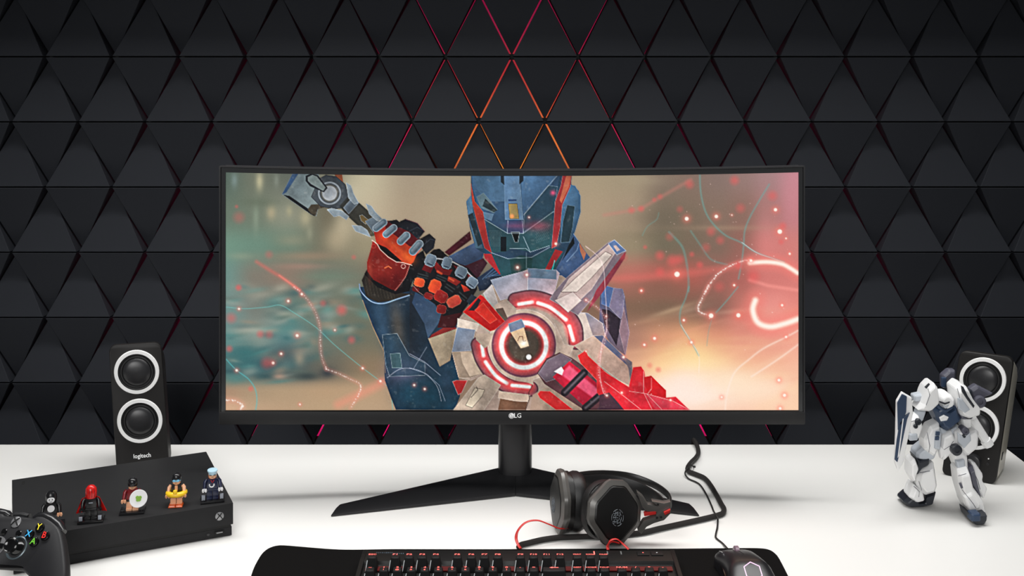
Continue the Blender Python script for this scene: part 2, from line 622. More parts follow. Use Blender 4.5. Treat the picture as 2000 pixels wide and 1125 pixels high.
def za(*p): return [(430 + x / 4.5, 320 + y / 4.5) for x, y in p]
def zb_(*p): return [(430 + x / 4.1675, 560 + y / 4.1675) for x, y in p]
def zc_(*p): return [(800 + x / 4.5, 320 + y / 4.5) for x, y in p]
def zd(*p): return [(800 + x / 4.1675, 560 + y / 4.1675) for x, y in p]
def ze(*p): return [(1180 + x / 4.5, 320 + y / 4.5) for x, y in p]
def zf(*p): return [(1180 + x / 4.1675, 560 + y / 4.1675) for x, y in p]


# blurred background
rnd = random.Random(5)
for x, y, rx, ry, c, a in ((507, 354, 7, 18, (195, 188, 152), .9), (458, 352, 6, 14, (140, 160, 160), .6), (540, 352, 5, 14, (150, 158, 145), .5), (530, 415, 9, 14, (182, 168, 135), .8),
                           (565, 412, 6, 10, (175, 168, 135), .7), (597, 425, 11, 17, (180, 172, 140), .8), (500, 425, 6, 28, (145, 160, 140), .6), (605, 455, 6, 14, (165, 165, 140), .5),
                           (668, 445, 22, 34, (196, 182, 152), .7), (690, 380, 26, 30, (198, 188, 160), .8), (640, 420, 16, 30, (112, 104, 86), .7), (655, 470, 22, 26, (185, 168, 138), .6),
                           (600, 500, 60, 9, (165, 135, 112), .6), (590, 520, 50, 6, (180, 135, 120), .5), (640, 540, 60, 7, (112, 130, 112), .6), (505, 395, 40, 9, (95, 105, 88), .5),
                           (570, 470, 30, 12, (160, 150, 125), .5), (470, 500, 24, 7, (160, 165, 140), .4), (1260, 352, 40, 12, (170, 155, 130), .4), (850, 440, 30, 50, (176, 160, 135), .5),
                           (1300, 425, 70, 20, (110, 100, 84), .5), (1420, 445, 90, 5, (170, 142, 118), .5), (1290, 460, 60, 10, (118, 108, 88), .5)):
    blob(x, y, rx, ry, c, a)
for _ in range(150):                           # rubble
    x, y = rnd.uniform(441, 720), rnd.uniform(560, 745)
    if x - 441 > (790 - y) * 1.5 + 60:
        continue
    c = rnd.choice([(60, 105, 108), (150, 160, 150), (75, 130, 128), (165, 140, 118), (95, 110, 100), (52, 78, 84), (175, 172, 155), (90, 150, 145)])
    blob(x, y, rnd.uniform(8, 30), rnd.uniform(3, 9), c, rnd.uniform(.3, .7), rnd.uniform(-.35, .25))
for x, y, rx, ry, c in ((600, 735, 28, 8, (45, 58, 62)), (640, 728, 14, 10, (40, 48, 58)), (520, 735, 24, 7, (40, 75, 82)), (495, 645, 40, 7, (185, 182, 165)), (560, 690, 30, 18, (70, 88, 92)),
                        (480, 690, 30, 24, (52, 105, 108)), (525, 712, 18, 10, (50, 60, 70)), (585, 700, 10, 14, (165, 150, 128)), (545, 735, 12, 5, (190, 150, 128))):
    blob(x, y, rx, ry, c, .75)
for _ in range(50):                            # streaks in the fire light
    x, y = rnd.uniform(1240, 1559), rnd.uniform(600, 800)
    blob(x, y, rnd.uniform(20, 60), rnd.uniform(3, 8), rnd.choice([(255, 225, 190), (250, 190, 150), (255, 215, 160), (240, 160, 130)]), rnd.uniform(.12, .3), rnd.uniform(-.5, .1))
for x, y, rx, ry, c, a in ((1365, 705, 60, 40, (255, 224, 158), .75), (1345, 770, 90, 28, (255, 240, 228), .75), (1490, 760, 60, 26, (255, 230, 205), .6), (1340, 745, 60, 30, (255, 232, 220), .8), (1430, 740, 60, 26, (255, 232, 205), .7), (1505, 540, 40, 60, (225, 130, 122), .5),
                           (1520, 610, 30, 40, (240, 150, 140), .5), (1450, 620, 40, 20, (220, 120, 110), .5), (1290, 560, 60, 20, (125, 96, 80), .6), (1380, 600, 40, 24, (130, 98, 86), .5),
                           (1500, 450, 26, 60, (220, 140, 138), .4), (1545, 390, 20, 50, (205, 140, 148), .5), (1470, 690, 60, 24, (240, 175, 145), .5)):
    blob(x, y, rx, ry, c, a)

# light trails behind the figure
TEAL = (110, 170, 165)
for pts, w, a in ((ze((840, 100), (850, 260), (890, 420), (960, 530), (1070, 630), (1200, 690), (1340, 780), (1580, 860)), 3.4, .55),
                  (ze((1450, 180), (1370, 310), (1280, 470), (1235, 590), (1225, 720), (1210, 850), (1180, 1010)), 3.2, .55),
                  (ze((570, 600), (680, 720), (720, 850), (740, 1000), (740, 1120)), 4.5, .45), (ze((760, 590), (850, 720), (940, 840), (1080, 885)), 3.5, .4),
                  (ze((480, 430), (460, 490), (380, 550), (335, 630)), 1.6, .5), (zf((690, 0), (660, 100), (620, 200), (625, 310), (710, 450), (770, 560)), 3.0, .55),
                  (zf((1090, 0), (1000, 110), (910, 210)), 2.2, .7), (zf((880, 250), (850, 360), (835, 480)), 1.4, .5)):
    stroke(sm(pts), w, TEAL, 2.0, a)
stroke(sm(ze((1210, 690), (1340, 780), (1480, 830), (1580, 865))), 1.2, (225, 240, 240), 1, .8)
stroke(sm(zb_((50, 165), (200, 178), (380, 165), (490, 150), (600, 210), (780, 330), (940, 480), (1160, 660), (1300, 765), (1370, 820), (1395, 900), (1405, 1000))), 1.5, (115, 195, 190), 1.2, .75)
stroke(sm(zb_((50, 590), (130, 675), (230, 750), (285, 830), (300, 920), (290, 1000))), 2.0, (90, 190, 195), 1.5, .75)
stroke(sm(za((320, 860), (430, 930), (560, 1010), (700, 1110))), 6, (235, 110, 100), 6, .55)
stroke(za((520, 980), (700, 1110)), 3, (255, 140, 125), 3, .8)
stroke(zb_((960, 960), (1150, 870), (1350, 770)), 16, (240, 150, 125), 12, .55)
stroke(ze((0, 1010), (300, 1000), (640, 970), (900, 940), (1180, 900)), 13, (232, 112, 104), 10, .42)
stroke(ze((0, 450), (240, 410), (330, 390), (500, 290), (760, 140)), 6, (205, 130, 118), 6, .45)
stroke(ze((1280, 1020), (1440, 1070), (1700, 1110)), 6, (255, 160, 150), 5, .6)

BG = IMG.copy()
# --- the warrior: forearm and body
poly(zb_((1140, 0), (1700, 0), (1700, 1000), (1430, 1000), (1390, 900), (1340, 760), (1330, 500), (1240, 320), (1160, 110), (1135, 30)), (34, 56, 78), col2=(26, 46, 62))
poly(zd((0, 0), (420, 0), (420, 330), (345, 530), (400, 740), (410, 890), (370, 1000), (0, 1000)), (36, 42, 54), col2=(26, 58, 76))
blob(*zb_((1450, 330))[0], 16, 55, (112, 92, 72), .6, -.15)
blob(*zb_((1320, 300))[0], 12, 60, (58, 84, 108), .7, -.2)
blob(*zb_((1560, 300))[0], 20, 60, (18, 24, 30), .6)
stroke(zb_((1160, 110), (1240, 320), (1330, 520), (1345, 700)), 1.4, (190, 150, 110), 1, .6)
blob(*zb_((1500, 690))[0], 34, 26, (150, 122, 155), .55)
blob(*zb_((1560, 860))[0], 30, 28, (30, 72, 92), .8)
blob(*zd((180, 880))[0], 30, 26, (24, 62, 80), .8)
blob(*zd((300, 780))[0], 16, 30, (48, 66, 88), .6)
poly(zb_((1320, 390), (1440, 380), (1540, 560), (1667, 620), (1667, 720), (1380, 730), (1350, 640)), (42, 66, 84), alpha=.7, line=(190, 200, 205), la=.6)
poly(zb_((1385, 545), (1465, 540), (1480, 660), (1400, 660)), (58, 84, 92), line=(170, 190, 195), la=.6)
stroke(sm(zb_((1360, 740), (1480, 665), (1640, 690), (1760, 800), (1800, 930))), 1.2, (180, 185, 200), 1, .6)
stroke(zd((0, 545), (120, 610), (250, 720)), 1.2, (170, 180, 200), 1, .6)
stroke(zd((0, 660), (140, 710), (240, 800), (290, 930)), 1.0, (170, 180, 200), 1, .6)
stroke(zd((140, 490), (30, 670)), .8, (190, 200, 220), 1, .5)
poly(zd((20, 130), (120, 300), (150, 420), (240, 290), (330, 0), (60, 0)), (40, 60, 88), col2=(80, 98, 120), alpha=.8)
poly(zd((150, 420), (385, 340), (330, 600), (245, 650)), (168, 152, 128), col2=(140, 124, 104))
poly(zd((180, 390), (330, 300), (385, 340), (160, 420)), (120, 40, 38))

# axe
poly(za((640, 80), (545, 268), (800, 445), (845, 458), (860, 400), (935, 350), (900, 190), (860, 80)), (104, 120, 126), col2=(120, 130, 130), line=(150, 165, 175), la=.4)
poly(za((640, 80), (545, 268), (582, 252), (692, 80)), (58, 84, 116))
poly(za((555, 272), (800, 445), (832, 460), (842, 440), (610, 282)), (22, 26, 32))
poly(za((770, 400), (800, 358), (885, 352), (930, 378), (858, 400), (842, 455), (800, 440)), (66, 60, 50))
poly(za((1000, 80), (1070, 80), (1082, 165), (1030, 140)), (140, 78, 52))
poly(za((800, 290), (870, 130), (930, 98), (1020, 112), (1100, 180), (1140, 300), (1110, 380), (1000, 400), (880, 370)), (62, 68, 74), line=(25, 28, 34))
x, y = za((962, 258))[0]
disc(x, y, 23, (70, 74, 78)); ring(x, y, 21, 3, (150, 160, 168), alpha=.7); disc(x, y, 16.5, (92, 92, 86)); disc(x, y, 14.5, (148, 152, 156)); disc(x - 2, y - 2, 10, (136, 142, 148), 6)
poly(za((752, 105), (800, 84), (860, 100), (945, 212), (912, 250), (790, 196), (752, 150)), (22, 27, 38))
poly(za((772, 118), (812, 98), (850, 112), (925, 208), (905, 236), (800, 176), (772, 148)), (112, 124, 124), line=(150, 158, 160), la=.5)
poly(za((1050, 370), (1120, 290), (1220, 340), (1400, 500), (1370, 630), (1310, 640), (1230, 560), (1100, 440)), (42, 45, 46), col2=(88, 82, 66))
poly(za((1085, 385), (1160, 300), (1215, 345), (1130, 440)), (120, 134, 148), col2=(66, 76, 84), line=(190, 200, 208), la=.6)
poly(za((1225, 455), (1250, 448), (1300, 490), (1280, 530), (1240, 500)), (120, 100, 62), line=(190, 200, 205), la=.7)
poly(za((1275, 505), (1345, 468), (1420, 525), (1350, 605)), (118, 134, 146), col2=(60, 68, 76), line=(190, 200, 205), la=.5)
for p in (((940, 402), (980, 390), (1070, 410), (1132, 462), (1110, 492), (1050, 455), (1000, 466)), ((1108, 165), (1150, 190), (1172, 260), (1218, 342), (1180, 356), (1128, 300)),
          ((1283, 350), (1330, 370), (1362, 420), (1432, 492), (1380, 502), (1310, 440)), ((1158, 540), (1240, 545), (1292, 582), (1322, 642), (1270, 622), (1190, 592))):
    poly(za(*p), (152, 166, 174), col2=(130, 142, 150), line=(205, 212, 216), la=.6)

# gauntlets
def zh(*p): return [(690 + x / 5.1125, 420 + y / 5.1125) for x, y in p]


def block(cx, cy, w, h, r, col, col2=None, line=None, la=.6, soft=1.6):
    pts = [(cx + (sx * w / 2) * math.cos(r) - (sy * h / 2) * math.sin(r), cy + (sx * w / 2) * math.sin(r) + (sy * h / 2) * math.cos(r))
           for sx, sy in ((-1, -.6), (-.6, -1), (.6, -1), (1, -.6), (1, .6), (.6, 1), (-.6, 1), (-1, .6))]
    poly(zh(*pts), col, soft, col2=col2, line=line, la=la)


poly(zh((910, 370), (1165, 160), (1180, 245), (960, 405)), (86, 26, 38), col2=(60, 20, 32))
poly(zh((900, 440), (1220, 270), (1310, 360), (1290, 440), (1120, 510), (1000, 470)), (92, 120, 160), col2=(36, 46, 66))
poly(zh((1000, 470), (1120, 505), (1300, 430), (1340, 480), (1240, 640), (1100, 560)), (70, 28, 38), col2=(44, 26, 36))
poly(zh((1220, 640), (1420, 500), (1500, 640), (1420, 720), (1260, 760)), (44, 60, 86), col2=(26, 32, 42))
for k in range(4):
    stroke(zh((1290 + k * 32, 640 - k * 12), (1420 + k * 20, 520 + k * 26)), 1.4, (96, 128, 165), 1.2, .55)
poly(zh((880, 980), (1000, 960), (1100, 960), (1010, 1125), (840, 1125)), (58, 22, 26))
# wrist
poly(zh((85, 650), (130, 555), (420, 770), (600, 790), (540, 805), (380, 852), (250, 872), (130, 815)), (46, 42, 38))
for k in range(9):
    stroke(zh((120 + k * 34, 640 + k * 14), (150 + k * 34, 800 + k * 6)), .8, (84, 78, 66), 1, .5)
poly(zh((110, 590), (140, 540), (560, 500), (620, 400), (700, 350), (720, 420), (600, 640), (560, 760), (420, 790), (240, 720)), (20, 21, 25))
stroke(sm(zh((62, 690), (80, 765), (180, 862), (300, 882), (440, 838), (560, 800))), 2.0, (150, 178, 215), 1.2, .85)
# back of the first hand
poly(zh((205, 165), (330, 55), (480, 105), (640, 205), (710, 300), (630, 400), (600, 470), (560, 505), (500, 492), (430, 472), (350, 420), (235, 300)), (146, 38, 28), col2=(196, 66, 36))
poly(zh((325, 58), (420, 55), (560, 150), (710, 275), (690, 330), (560, 310), (430, 210), (320, 135)), (84, 20, 28))
blob(*zh((545, 420))[0], 15, 9, (242, 104, 46), .9, .6); blob(*zh((300, 220))[0], 12, 7, (206, 66, 34), .8, .7); blob(*zh((420, 320))[0], 20, 6, (216, 84, 44), .7, .7)
poly(zh((195, 250), (245, 300), (350, 420), (480, 472), (562, 502), (540, 590), (430, 755), (380, 742), (200, 645), (140, 560), (138, 470), (178, 330)), (150, 40, 34), col2=(92, 20, 22))
blob(*zh((300, 520))[0], 24, 16, (166, 48, 38), .6); blob(*zh((430, 640))[0], 10, 18, (84, 18, 22), .6); blob(*zh((170, 560))[0], 5, 20, (196, 88, 66), .4)
poly(zh((245, 288), (330, 325), (486, 462), (440, 470), (350, 412), (268, 340)), (12, 14, 16))
stroke(zh((188, 250), (240, 290), (268, 342), (350, 420), (430, 468), (500, 476), (585, 500)), 1.3, (240, 205, 190), 1, .85)
stroke(zh((560, 510), (520, 620), (470, 690), (415, 755)), 1.0, (225, 150, 135), 1, .7)
stroke(zh((315, 528), (350, 510), (380, 530)), 2.0, (245, 116, 70), 1.2, .9)
ring(*zh((205, 310))[0], 4, 1, (190, 70, 60), 1, .7); ring(*zh((500, 512))[0], 4, 1.2, (235, 190, 175), 1, .7)
for k in range(14):
    a = (rnd.uniform(170, 500), rnd.uniform(380, 700))
    stroke(zh(a, (a[0] + rnd.uniform(-30, 30), a[1] + rnd.uniform(-25, 25))), .6, (205, 110, 90), 1, .35)
poly(zh((345, 62), (430, 45), (490, 90), (450, 130)), (22, 24, 30)); poly(zh((430, 110), (470, 60), (520, 40), (640, 80), (712, 165), (650, 245), (560, 165)), (24, 25, 31), col2=(34, 38, 48))
poly(zh((660, 240), (760, 185), (822, 240), (805, 330), (730, 395), (690, 340)), (20, 21, 26), col2=(38, 42, 50))
stroke(zh((520, 42), (640, 82), (712, 165)), 1.6, (96, 54, 66), 1.4, .7); stroke(zh((560, 160), (640, 120), (690, 150)), 1.2, (70, 78, 92), 1.2, .6); stroke(zh((700, 300), (770, 240), (810, 250)), 1.2, (66, 74, 88), 1.2, .6)
for a, b, w in (((228, 132), (304, 72), 12), ((328, 192), (404, 128), 12), ((474, 262), (532, 204), 13), ((596, 362), (660, 288), 14)):
    q = zh(a, b)
    stroke(q, w + 2, (176, 190, 200), 1.2); stroke(q, w, (96, 110, 122), 1.4)
    stroke([(q[0][0] - 2, q[0][1] - 2), (q[1][0] - 2, q[1][1] - 2)], 4, (132, 148, 160), 4, .8); stroke([(q[0][0] + 3, q[0][1] + 2), (q[1][0] + 3, q[1][1] + 2)], 2, (66, 78, 90), 2, .7)
# second hand
poly(zh((600, 620), (720, 420), (800, 345), (860, 335), (910, 380), (1000, 460), (1150, 530), (1245, 640), (1235, 745), (1140, 900), (1090, 970), (900, 1010), (815, 890), (700, 810), (595, 755)), (25, 24, 28))
poly(zh((800, 395), (850, 336), (908, 372), (890, 425)), (18, 18, 20))
for p, c, c2 in ((((720, 480), (805, 515), (770, 580), (685, 545)), (116, 26, 32), (70, 18, 24)), (((825, 460), (900, 540), (992, 545), (962, 605), (840, 580), (810, 520)), (126, 32, 32), (86, 20, 24)),
                 (((950, 610), (1010, 630), (1075, 665), (1030, 705), (940, 655)), (168, 56, 40), (90, 22, 24)), (((1075, 690), (1130, 715), (1165, 752), (1105, 768)), (206, 70, 44), (130, 32, 30)), (((1000, 500), (1060, 520), (1120, 545), (1040, 560)), (96, 24, 28), (70, 20, 24)),
                 (((1140, 590), (1200, 610), (1150, 640)), (120, 30, 30), (80, 20, 24))):
    poly(zh(*p), c, col2=c2)
stroke(zh((842, 562), (880, 585)), 4, (226, 88, 50), 3, .8); stroke(zh((960, 632), (1000, 655)), 3, (226, 96, 60), 3, .8)
for a, b in (((650, 585), (745, 610)), ((640, 610), (735, 632)), ((840, 600), (935, 640)), ((830, 625), (915, 660)), ((935, 690), (1010, 740)), ((920, 715), (990, 765)), ((1060, 770), (1130, 830)), ((1040, 795), (1110, 850))):
    stroke(zh(a, b), 2.4, (52, 58, 60), 2, .9)
block(660, 672, 100, 84, .25, (246, 104, 54), (206, 66, 40), (255, 170, 120)); block(815, 712, 112, 130, .38, (236, 92, 46), (186, 50, 36), (250, 140, 90)); block(875, 812, 128, 112, .55, (160, 36, 32), (112, 24, 26), (226, 100, 80))
block(1005, 862, 140, 98, -.5, (222, 92, 62), (176, 50, 50), (250, 160, 120)); block(625, 740, 72, 50, .3, (84, 24, 26)); block(752, 808, 84, 60, .3, (112, 28, 30), None, (190, 90, 80), .5); block(880, 940, 92, 84, .2, (136, 34, 32), (96, 22, 24), (220, 110, 90), .5)
stroke(zh((600, 705), (650, 765), (700, 800)), 1.0, (190, 150, 150), 1, .6)
stroke(zh((825, 432), (900, 442), (1000, 470), (1095, 522), (1190, 620)), 2.4, (206, 206, 208), 1.4, .8)
for cx, cy, w, h, r_ in ((772, 452, 104, 118, .38), (936, 478, 92, 112, .28), (1078, 570, 108, 110, .5), (1186, 672, 104, 100, .6)):
    block(cx, cy, w, h, r_, (134, 152, 168), (70, 84, 98), (190, 204, 214), .8)
    block(cx - 6, cy + h * .34, w * .7, h * .2, r_, (64, 76, 90), None, (170, 184, 196), .5)
poly(zh((1130, 860), (1180, 790), (1250, 830), (1250, 880), (1190, 930)), (50, 60, 72), col2=(26, 30, 36))

# helmet
poly(zc_((540, 100), (1425, 100), (1420, 180), (1490, 240), (1502, 420), (1440, 600), (1400, 720), (1330, 850), (1250, 985), (960, 965), (850, 1030), (800, 970), (660, 790), (580, 740), (530, 560), (498, 330), (540, 280)), (40, 62, 82))
poly(zc_((545, 100), (1320, 100), (1290, 260), (1000, 610), (860, 610), (660, 490), (600, 380), (550, 200)), (66, 96, 126), col2=(32, 52, 74))
poly(zc_((980, 100), (1290, 100), (1230, 200), (1000, 440), (985, 300)), (80, 116, 152), col2=(58, 86, 116))
poly(zc_((560, 100), (830, 100), (835, 330), (700, 330), (600, 240)), (62, 92, 118), col2=(74, 104, 132))
poly(zc_((1010, 440), (1220, 190), (1300, 200), (1270, 420), (1000, 600)), (48, 76, 96), col2=(36, 58, 72), line=(170, 190, 205), la=.5)
poly(zc_((830, 100), (965, 100), (998, 490), (840, 490)), (84, 116, 150), col2=(96, 122, 146), line=(130, 158, 182), la=.6)
poly(zc_((800, 100), (830, 100), (832, 185), (802, 160)), (30, 40, 50)); poly(zc_((965, 100), (1000, 100), (1000, 150), (965, 180)), (30, 40, 50))
poly(zc_((868, 312), (938, 312), (940, 325), (868, 328)), (40, 66, 108))
poly(zc_((868, 350), (945, 350), (962, 482), (880, 482)), (146, 128, 82), line=(60, 55, 45))
blob(*zc_((900, 460))[0], 4, 4, (255, 150, 90), .9)
poly(zc_((850, 500), (992, 500), (1000, 610), (860, 610)), (58, 66, 98))
poly(zc_((590, 290), (650, 255), (770, 400), (740, 432), (625, 385)), (84, 106, 116), line=(130, 150, 160), la=.4)
poly(zc_((665, 305), (772, 408), (742, 424), (640, 372)), (36, 50, 56))
poly(zc_((640, 420), (740, 440), (720, 500), (660, 480)), (110, 140, 165), alpha=.7)
poly(zc_((498, 330), (540, 275), (562, 440), (645, 745), (580, 740), (520, 480)), (96, 136, 168), col2=(56, 80, 96))
poly(zc_((512, 450), (556, 428), (640, 700), (602, 725)), (36, 50, 58))
poly(zc_((538, 170), (572, 330), (645, 420), (692, 680), (724, 785), (660, 740), (605, 560), (552, 350)), (176, 62, 44), col2=(128, 34, 40), line=(220, 150, 120), la=.35)
poly(zc_((650, 790), (722, 790), (815, 960), (790, 972), (662, 832)), (150, 40, 46))
poly(zc_((680, 490), (860, 610), (1000, 610), (1252, 420), (1262, 560), (1242, 720), (1060, 772), (900, 742), (840, 772), (722, 782)), (38, 60, 70), col2=(44, 80, 86))
for cx0, cx1, cy0, cy1 in ((700, 800, 590, 720), (1112, 1212, 565, 690)):
    for i in range(8):
        for j in range(10):
            x, y = zc_((cx0 + (cx1 - cx0) * i / 7 + (j % 2) * 6, cy0 + (cy1 - cy0) * j / 9 - (i * 5 if cx0 > 1000 else 0)))[0]
            disc(x, y, .8, (84, 104, 108), 1.2, .7)
poly(zc_((800, 640), (850, 640), (850, 770), (800, 770)), (18, 26, 32))
poly(zc_((893, 600), (967, 600), (952, 690), (925, 690)), (12, 18, 22), line=(180, 195, 200), la=.8)
poly(zc_((720, 792), (860, 832), (1070, 822), (1240, 740), (1352, 770), (1250, 985), (960, 965), (850, 1030), (800, 970)), (36, 60, 70), col2=(44, 88, 92))
poly(zc_((880, 840), (980, 800), (1080, 830), (1070, 960), (900, 1010)), (30, 62, 62), alpha=.8)
for p in (((660, 488), (860, 610), (1000, 610), (1265, 418)), ((1000, 452), (1212, 200), (1300, 100)), ((722, 782), (860, 832), (1070, 822), (1232, 732)), ((880, 745), (1020, 742), (1060, 775), (1232, 718)), ((865, 500), (858, 610)), ((990, 500), (1000, 610)), ((1025, 780), (1025, 960)), ((1060, 775), (1000, 640))):
    stroke(zc_(*p), .9, (190, 208, 220), 1, .65)
poly(zc_((1410, 185), (1455, 192), (1502, 280), (1502, 430), (1452, 600), (1410, 690), (1328, 692), (1338, 380)), (82, 122, 160), col2=(44, 66, 84), line=(120, 150, 175), la=.4)
poly(zc_((1385, 362), (1452, 372), (1432, 560), (1402, 686), (1328, 692), (1350, 500)), (34, 54, 64), line=(140, 165, 180), la=.4)
poly(zc_((1345, 100), (1425, 100), (1412, 200), (1342, 360), (1322, 560), (1290, 722), (1248, 742), (1268, 500), (1280, 330), (1330, 190)), (150, 52, 54), col2=(140, 36, 44), line=(220, 170, 160), la=.5)
poly(zc_((1378, 100), (1422, 100), (1402, 200), (1335, 345), (1318, 320)), (186, 96, 72))
poly(zc_((1280, 750), (1345, 770), (1225, 945), (1190, 930)), (150, 42, 46))
blob(*zc_((1130, 545))[0], 26, 10, (200, 70, 90), .5); blob(*zc_((1260, 255))[0], 5, 5, (235, 90, 130), .9); blob(*zc_((930, 545))[0], 20, 5, (150, 70, 100), .4)
# right shoulder
poly(zc_((1400, 720), (1440, 612), (1492, 690), (1552, 780), (1600, 840), (1640, 1125), (1240, 1125), (1250, 985), (1330, 850)), (72, 102, 142), col2=(48, 62, 92))
poly(zc_((1395, 720), (1440, 640), (1450, 700), (1340, 850)), (20, 28, 36))
poly(zc_((1490, 690), (1552, 785), (1530, 845), (1500, 770)), (160, 104, 82))
stroke(zc_((1440, 615), (1492, 690), (1470, 760), (1380, 860)), 1.2, (150, 180, 210), 1, .6)
stroke(sm(zc_((1275, 850), (1245, 980), (1255, 1040))), 1.6, (70, 220, 215), 1.2, .8)
# shoulder armour behind the weapon on the right
poly(zf((-30, -20), (75, 10), (150, 18), (168, 80), (205, 370), (172, 560), (60, 480), (-40, 300)), (70, 78, 108), col2=(120, 96, 104))
poly(zf((78, 10), (150, 18), (166, 80), (150, 240), (130, 262), (40, 165)), (130, 120, 146), line=(200, 195, 205), la=.5)
poly(zf((-20, -20), (75, 10), (40, 165), (-20, 140)), (84, 108, 156), line=(160, 180, 210), la=.5)
poly(zf((-20, 180), (40, 190), (132, 262), (122, 370), (100, 480), (0, 300)), (46, 38, 48))
poly(zf((160, 170), (205, 370), (172, 560), (122, 360), (145, 250)), (140, 112, 122), line=(205, 185, 190), la=.4)

# --- the round weapon / shield
TAN, TAN2, STEEL = (196, 176, 160), (158, 140, 126), (120, 134, 152)
poly(zd((390, 300), (410, 250), (600, 50), (700, -30), (960, -140), (1240, -90), (1450, 60), (1340, 200), (1450, 215), (1572, 300), (1592, 400), (1562, 480), (1700, 560), (1700, 1000), (370, 1000), (560, 735), (500, 762), (400, 740), (345, 530)), TAN2, col2=(172, 146, 134), line=(230, 215, 205), la=.4)
poly(zd((660, -55), (960, -135), (962, 60), (900, 70), (740, 110)), (110, 128, 150), col2=(205, 180, 182), line=(220, 225, 230), la=.5)
poly(zd((962, -150), (1195, -135), (1220, -110), (1160, 120), (962, 60)), (130, 146, 168), col2=(232, 190, 192), line=(225, 225, 235), la=.6)
poly(zd((962, -150), (1195, -135), (1195, -60), (962, -75)), (92, 116, 138), alpha=.9)
poly(zd((600, 55), (670, -20), (718, 130), (684, 180), (650, 150)), (206, 200, 200), col2=(160, 150, 145), line=(240, 235, 230), la=.5)
poly(zd((392, 258), (560, 300), (596, 340), (545, 362), (388, 322)), (205, 190, 176), line=(240, 232, 225), la=.5)
poly(zd((388, 330), (535, 350), (500, 520), (345, 530)), (108, 126, 150), col2=(150, 150, 160), line=(200, 205, 215), la=.5)
poly(zd((345, 530), (495, 530), (612, 702), (490, 742), (400, 740)), (168, 148, 128), col2=(130, 112, 98), line=(225, 205, 190), la=.5)
poly(zd((415, 530), (495, 530), (612, 702), (490, 730), (430, 620)), (205, 182, 160), alpha=.8)
poly(zd((1340, 205), (1450, 215), (1572, 300), (1592, 400), (1490, 395), (1440, 440), (1385, 440)), (128, 132, 152), col2=(160, 132, 126), line=(225, 220, 225), la=.5)
poly(zd((1320, 210), (1430, 215), (1490, 390), (1440, 440), (1385, 440)), (208, 190, 178), alpha=.9)
# hub plate
x, y = zd((930, 475))[0]
k = 1 / 4.1675
disc(x, y, 400 * k, (184, 162, 148), 1.5)
up = sm(zd((860, 108), (1000, 88), (1150, 130), (1275, 225), (1345, 330), (1355, 450)))
lo = sm(zd((560, 470), (590, 580), (660, 690), (760, 785), (870, 832), (985, 832)))
for q in (up, lo):
    stroke(q, 30, (58, 40, 52), 2)
    stroke(q, 26, (150, 84, 92), 4)
    stroke(q, 16, (178, 74, 80), 6, .8)
for p in (((890, 142), (1000, 125)), ((1045, 132), (1150, 172), (1272, 268)), ((1300, 322), (1332, 436)), ((588, 480), (602, 562)), ((618, 612), (700, 722), (792, 785)), ((835, 802), (975, 815))):
    q = sm(zd(*p), 5)
    stroke(q, 18, (255, 90, 92), 10, .75)
    stroke(q, 8.5, (255, 170, 165), 3)
    stroke(q, 5.5, (255, 250, 248), 2)
disc(x, y, 290 * k, (206, 182, 164), 1.5)
ring(x, y, 290 * k, 1.0, (245, 232, 222), alpha=.6)
poly(zd((740, 130), (800, 110), (870, 180), (860, 240), (790, 290)), (176, 156, 142)); poly(zd((540, 380), (680, 380), (640, 480), (610, 500), (540, 430)), (190, 168, 150))
poly(zd((1180, 300), (1260, 470), (1340, 480), (1300, 560), (1200, 560)), (196, 172, 156), line=(235, 222, 214), la=.4)
poly(zd((860, 690), (1000, 740), (1010, 800), (960, 780), (860, 760)), (196, 172, 154))
disc(x, y, 262 * k, (112, 66, 84), 2); disc(x, y, 246 * k, (176, 76, 84), 4); disc(x, y, 222 * k, (206, 88, 90), 6)
ring(x, y, 182 * k, 62 * k, (255, 96, 96), 9, .85)
ring(x, y, 182 * k, 42 * k, (255, 205, 200), 4)
ring(x, y, 182 * k, 30 * k, (255, 252, 250), 2)
disc(x, y, 152 * k, (128, 46, 46), 7, .9); disc(x, y, 132 * k, (72, 62, 54), 9)
blob(*zd((900, 560))[0], 16, 10, (96, 84, 70), .5)
poly(zd((805, 300), (912, 262), (972, 482), (905, 502), (820, 370)), (206, 176, 142), line=(120, 80, 70), la=.5)
poly(zd((803, 302), (912, 262), (940, 326), (820, 372)), (112, 122, 144), line=(180, 190, 200), la=.5)
stroke(zd((880, 440), (895, 405), (920, 405), (925, 445), (945, 440)), 1.2, (110, 60, 50), 1, .9)
blob(*zd((928, 462))[0], 8, 6, (255, 250, 235), 1)
disc(*zd((970, 572))[0], 5, (255, 255, 255), 2)
# red tab on the upper left
poly(zd((700, 180), (760, 170), (800, 260), (740, 300)), (92, 74, 66))
poly(zd((435, 205), (575, 65), (602, 80), (775, 282), (692, 352), (655, 362)), (206, 34, 32), col2=(170, 24, 26), line=(255, 130, 110), la=.5)
poly(zd((478, 192), (560, 90), (580, 110), (540, 195)), (40, 34, 40))
poly(zd((530, 190), (600, 130), (712, 265), (655, 300)), (222, 50, 40), line=(255, 150, 120), la=.5)
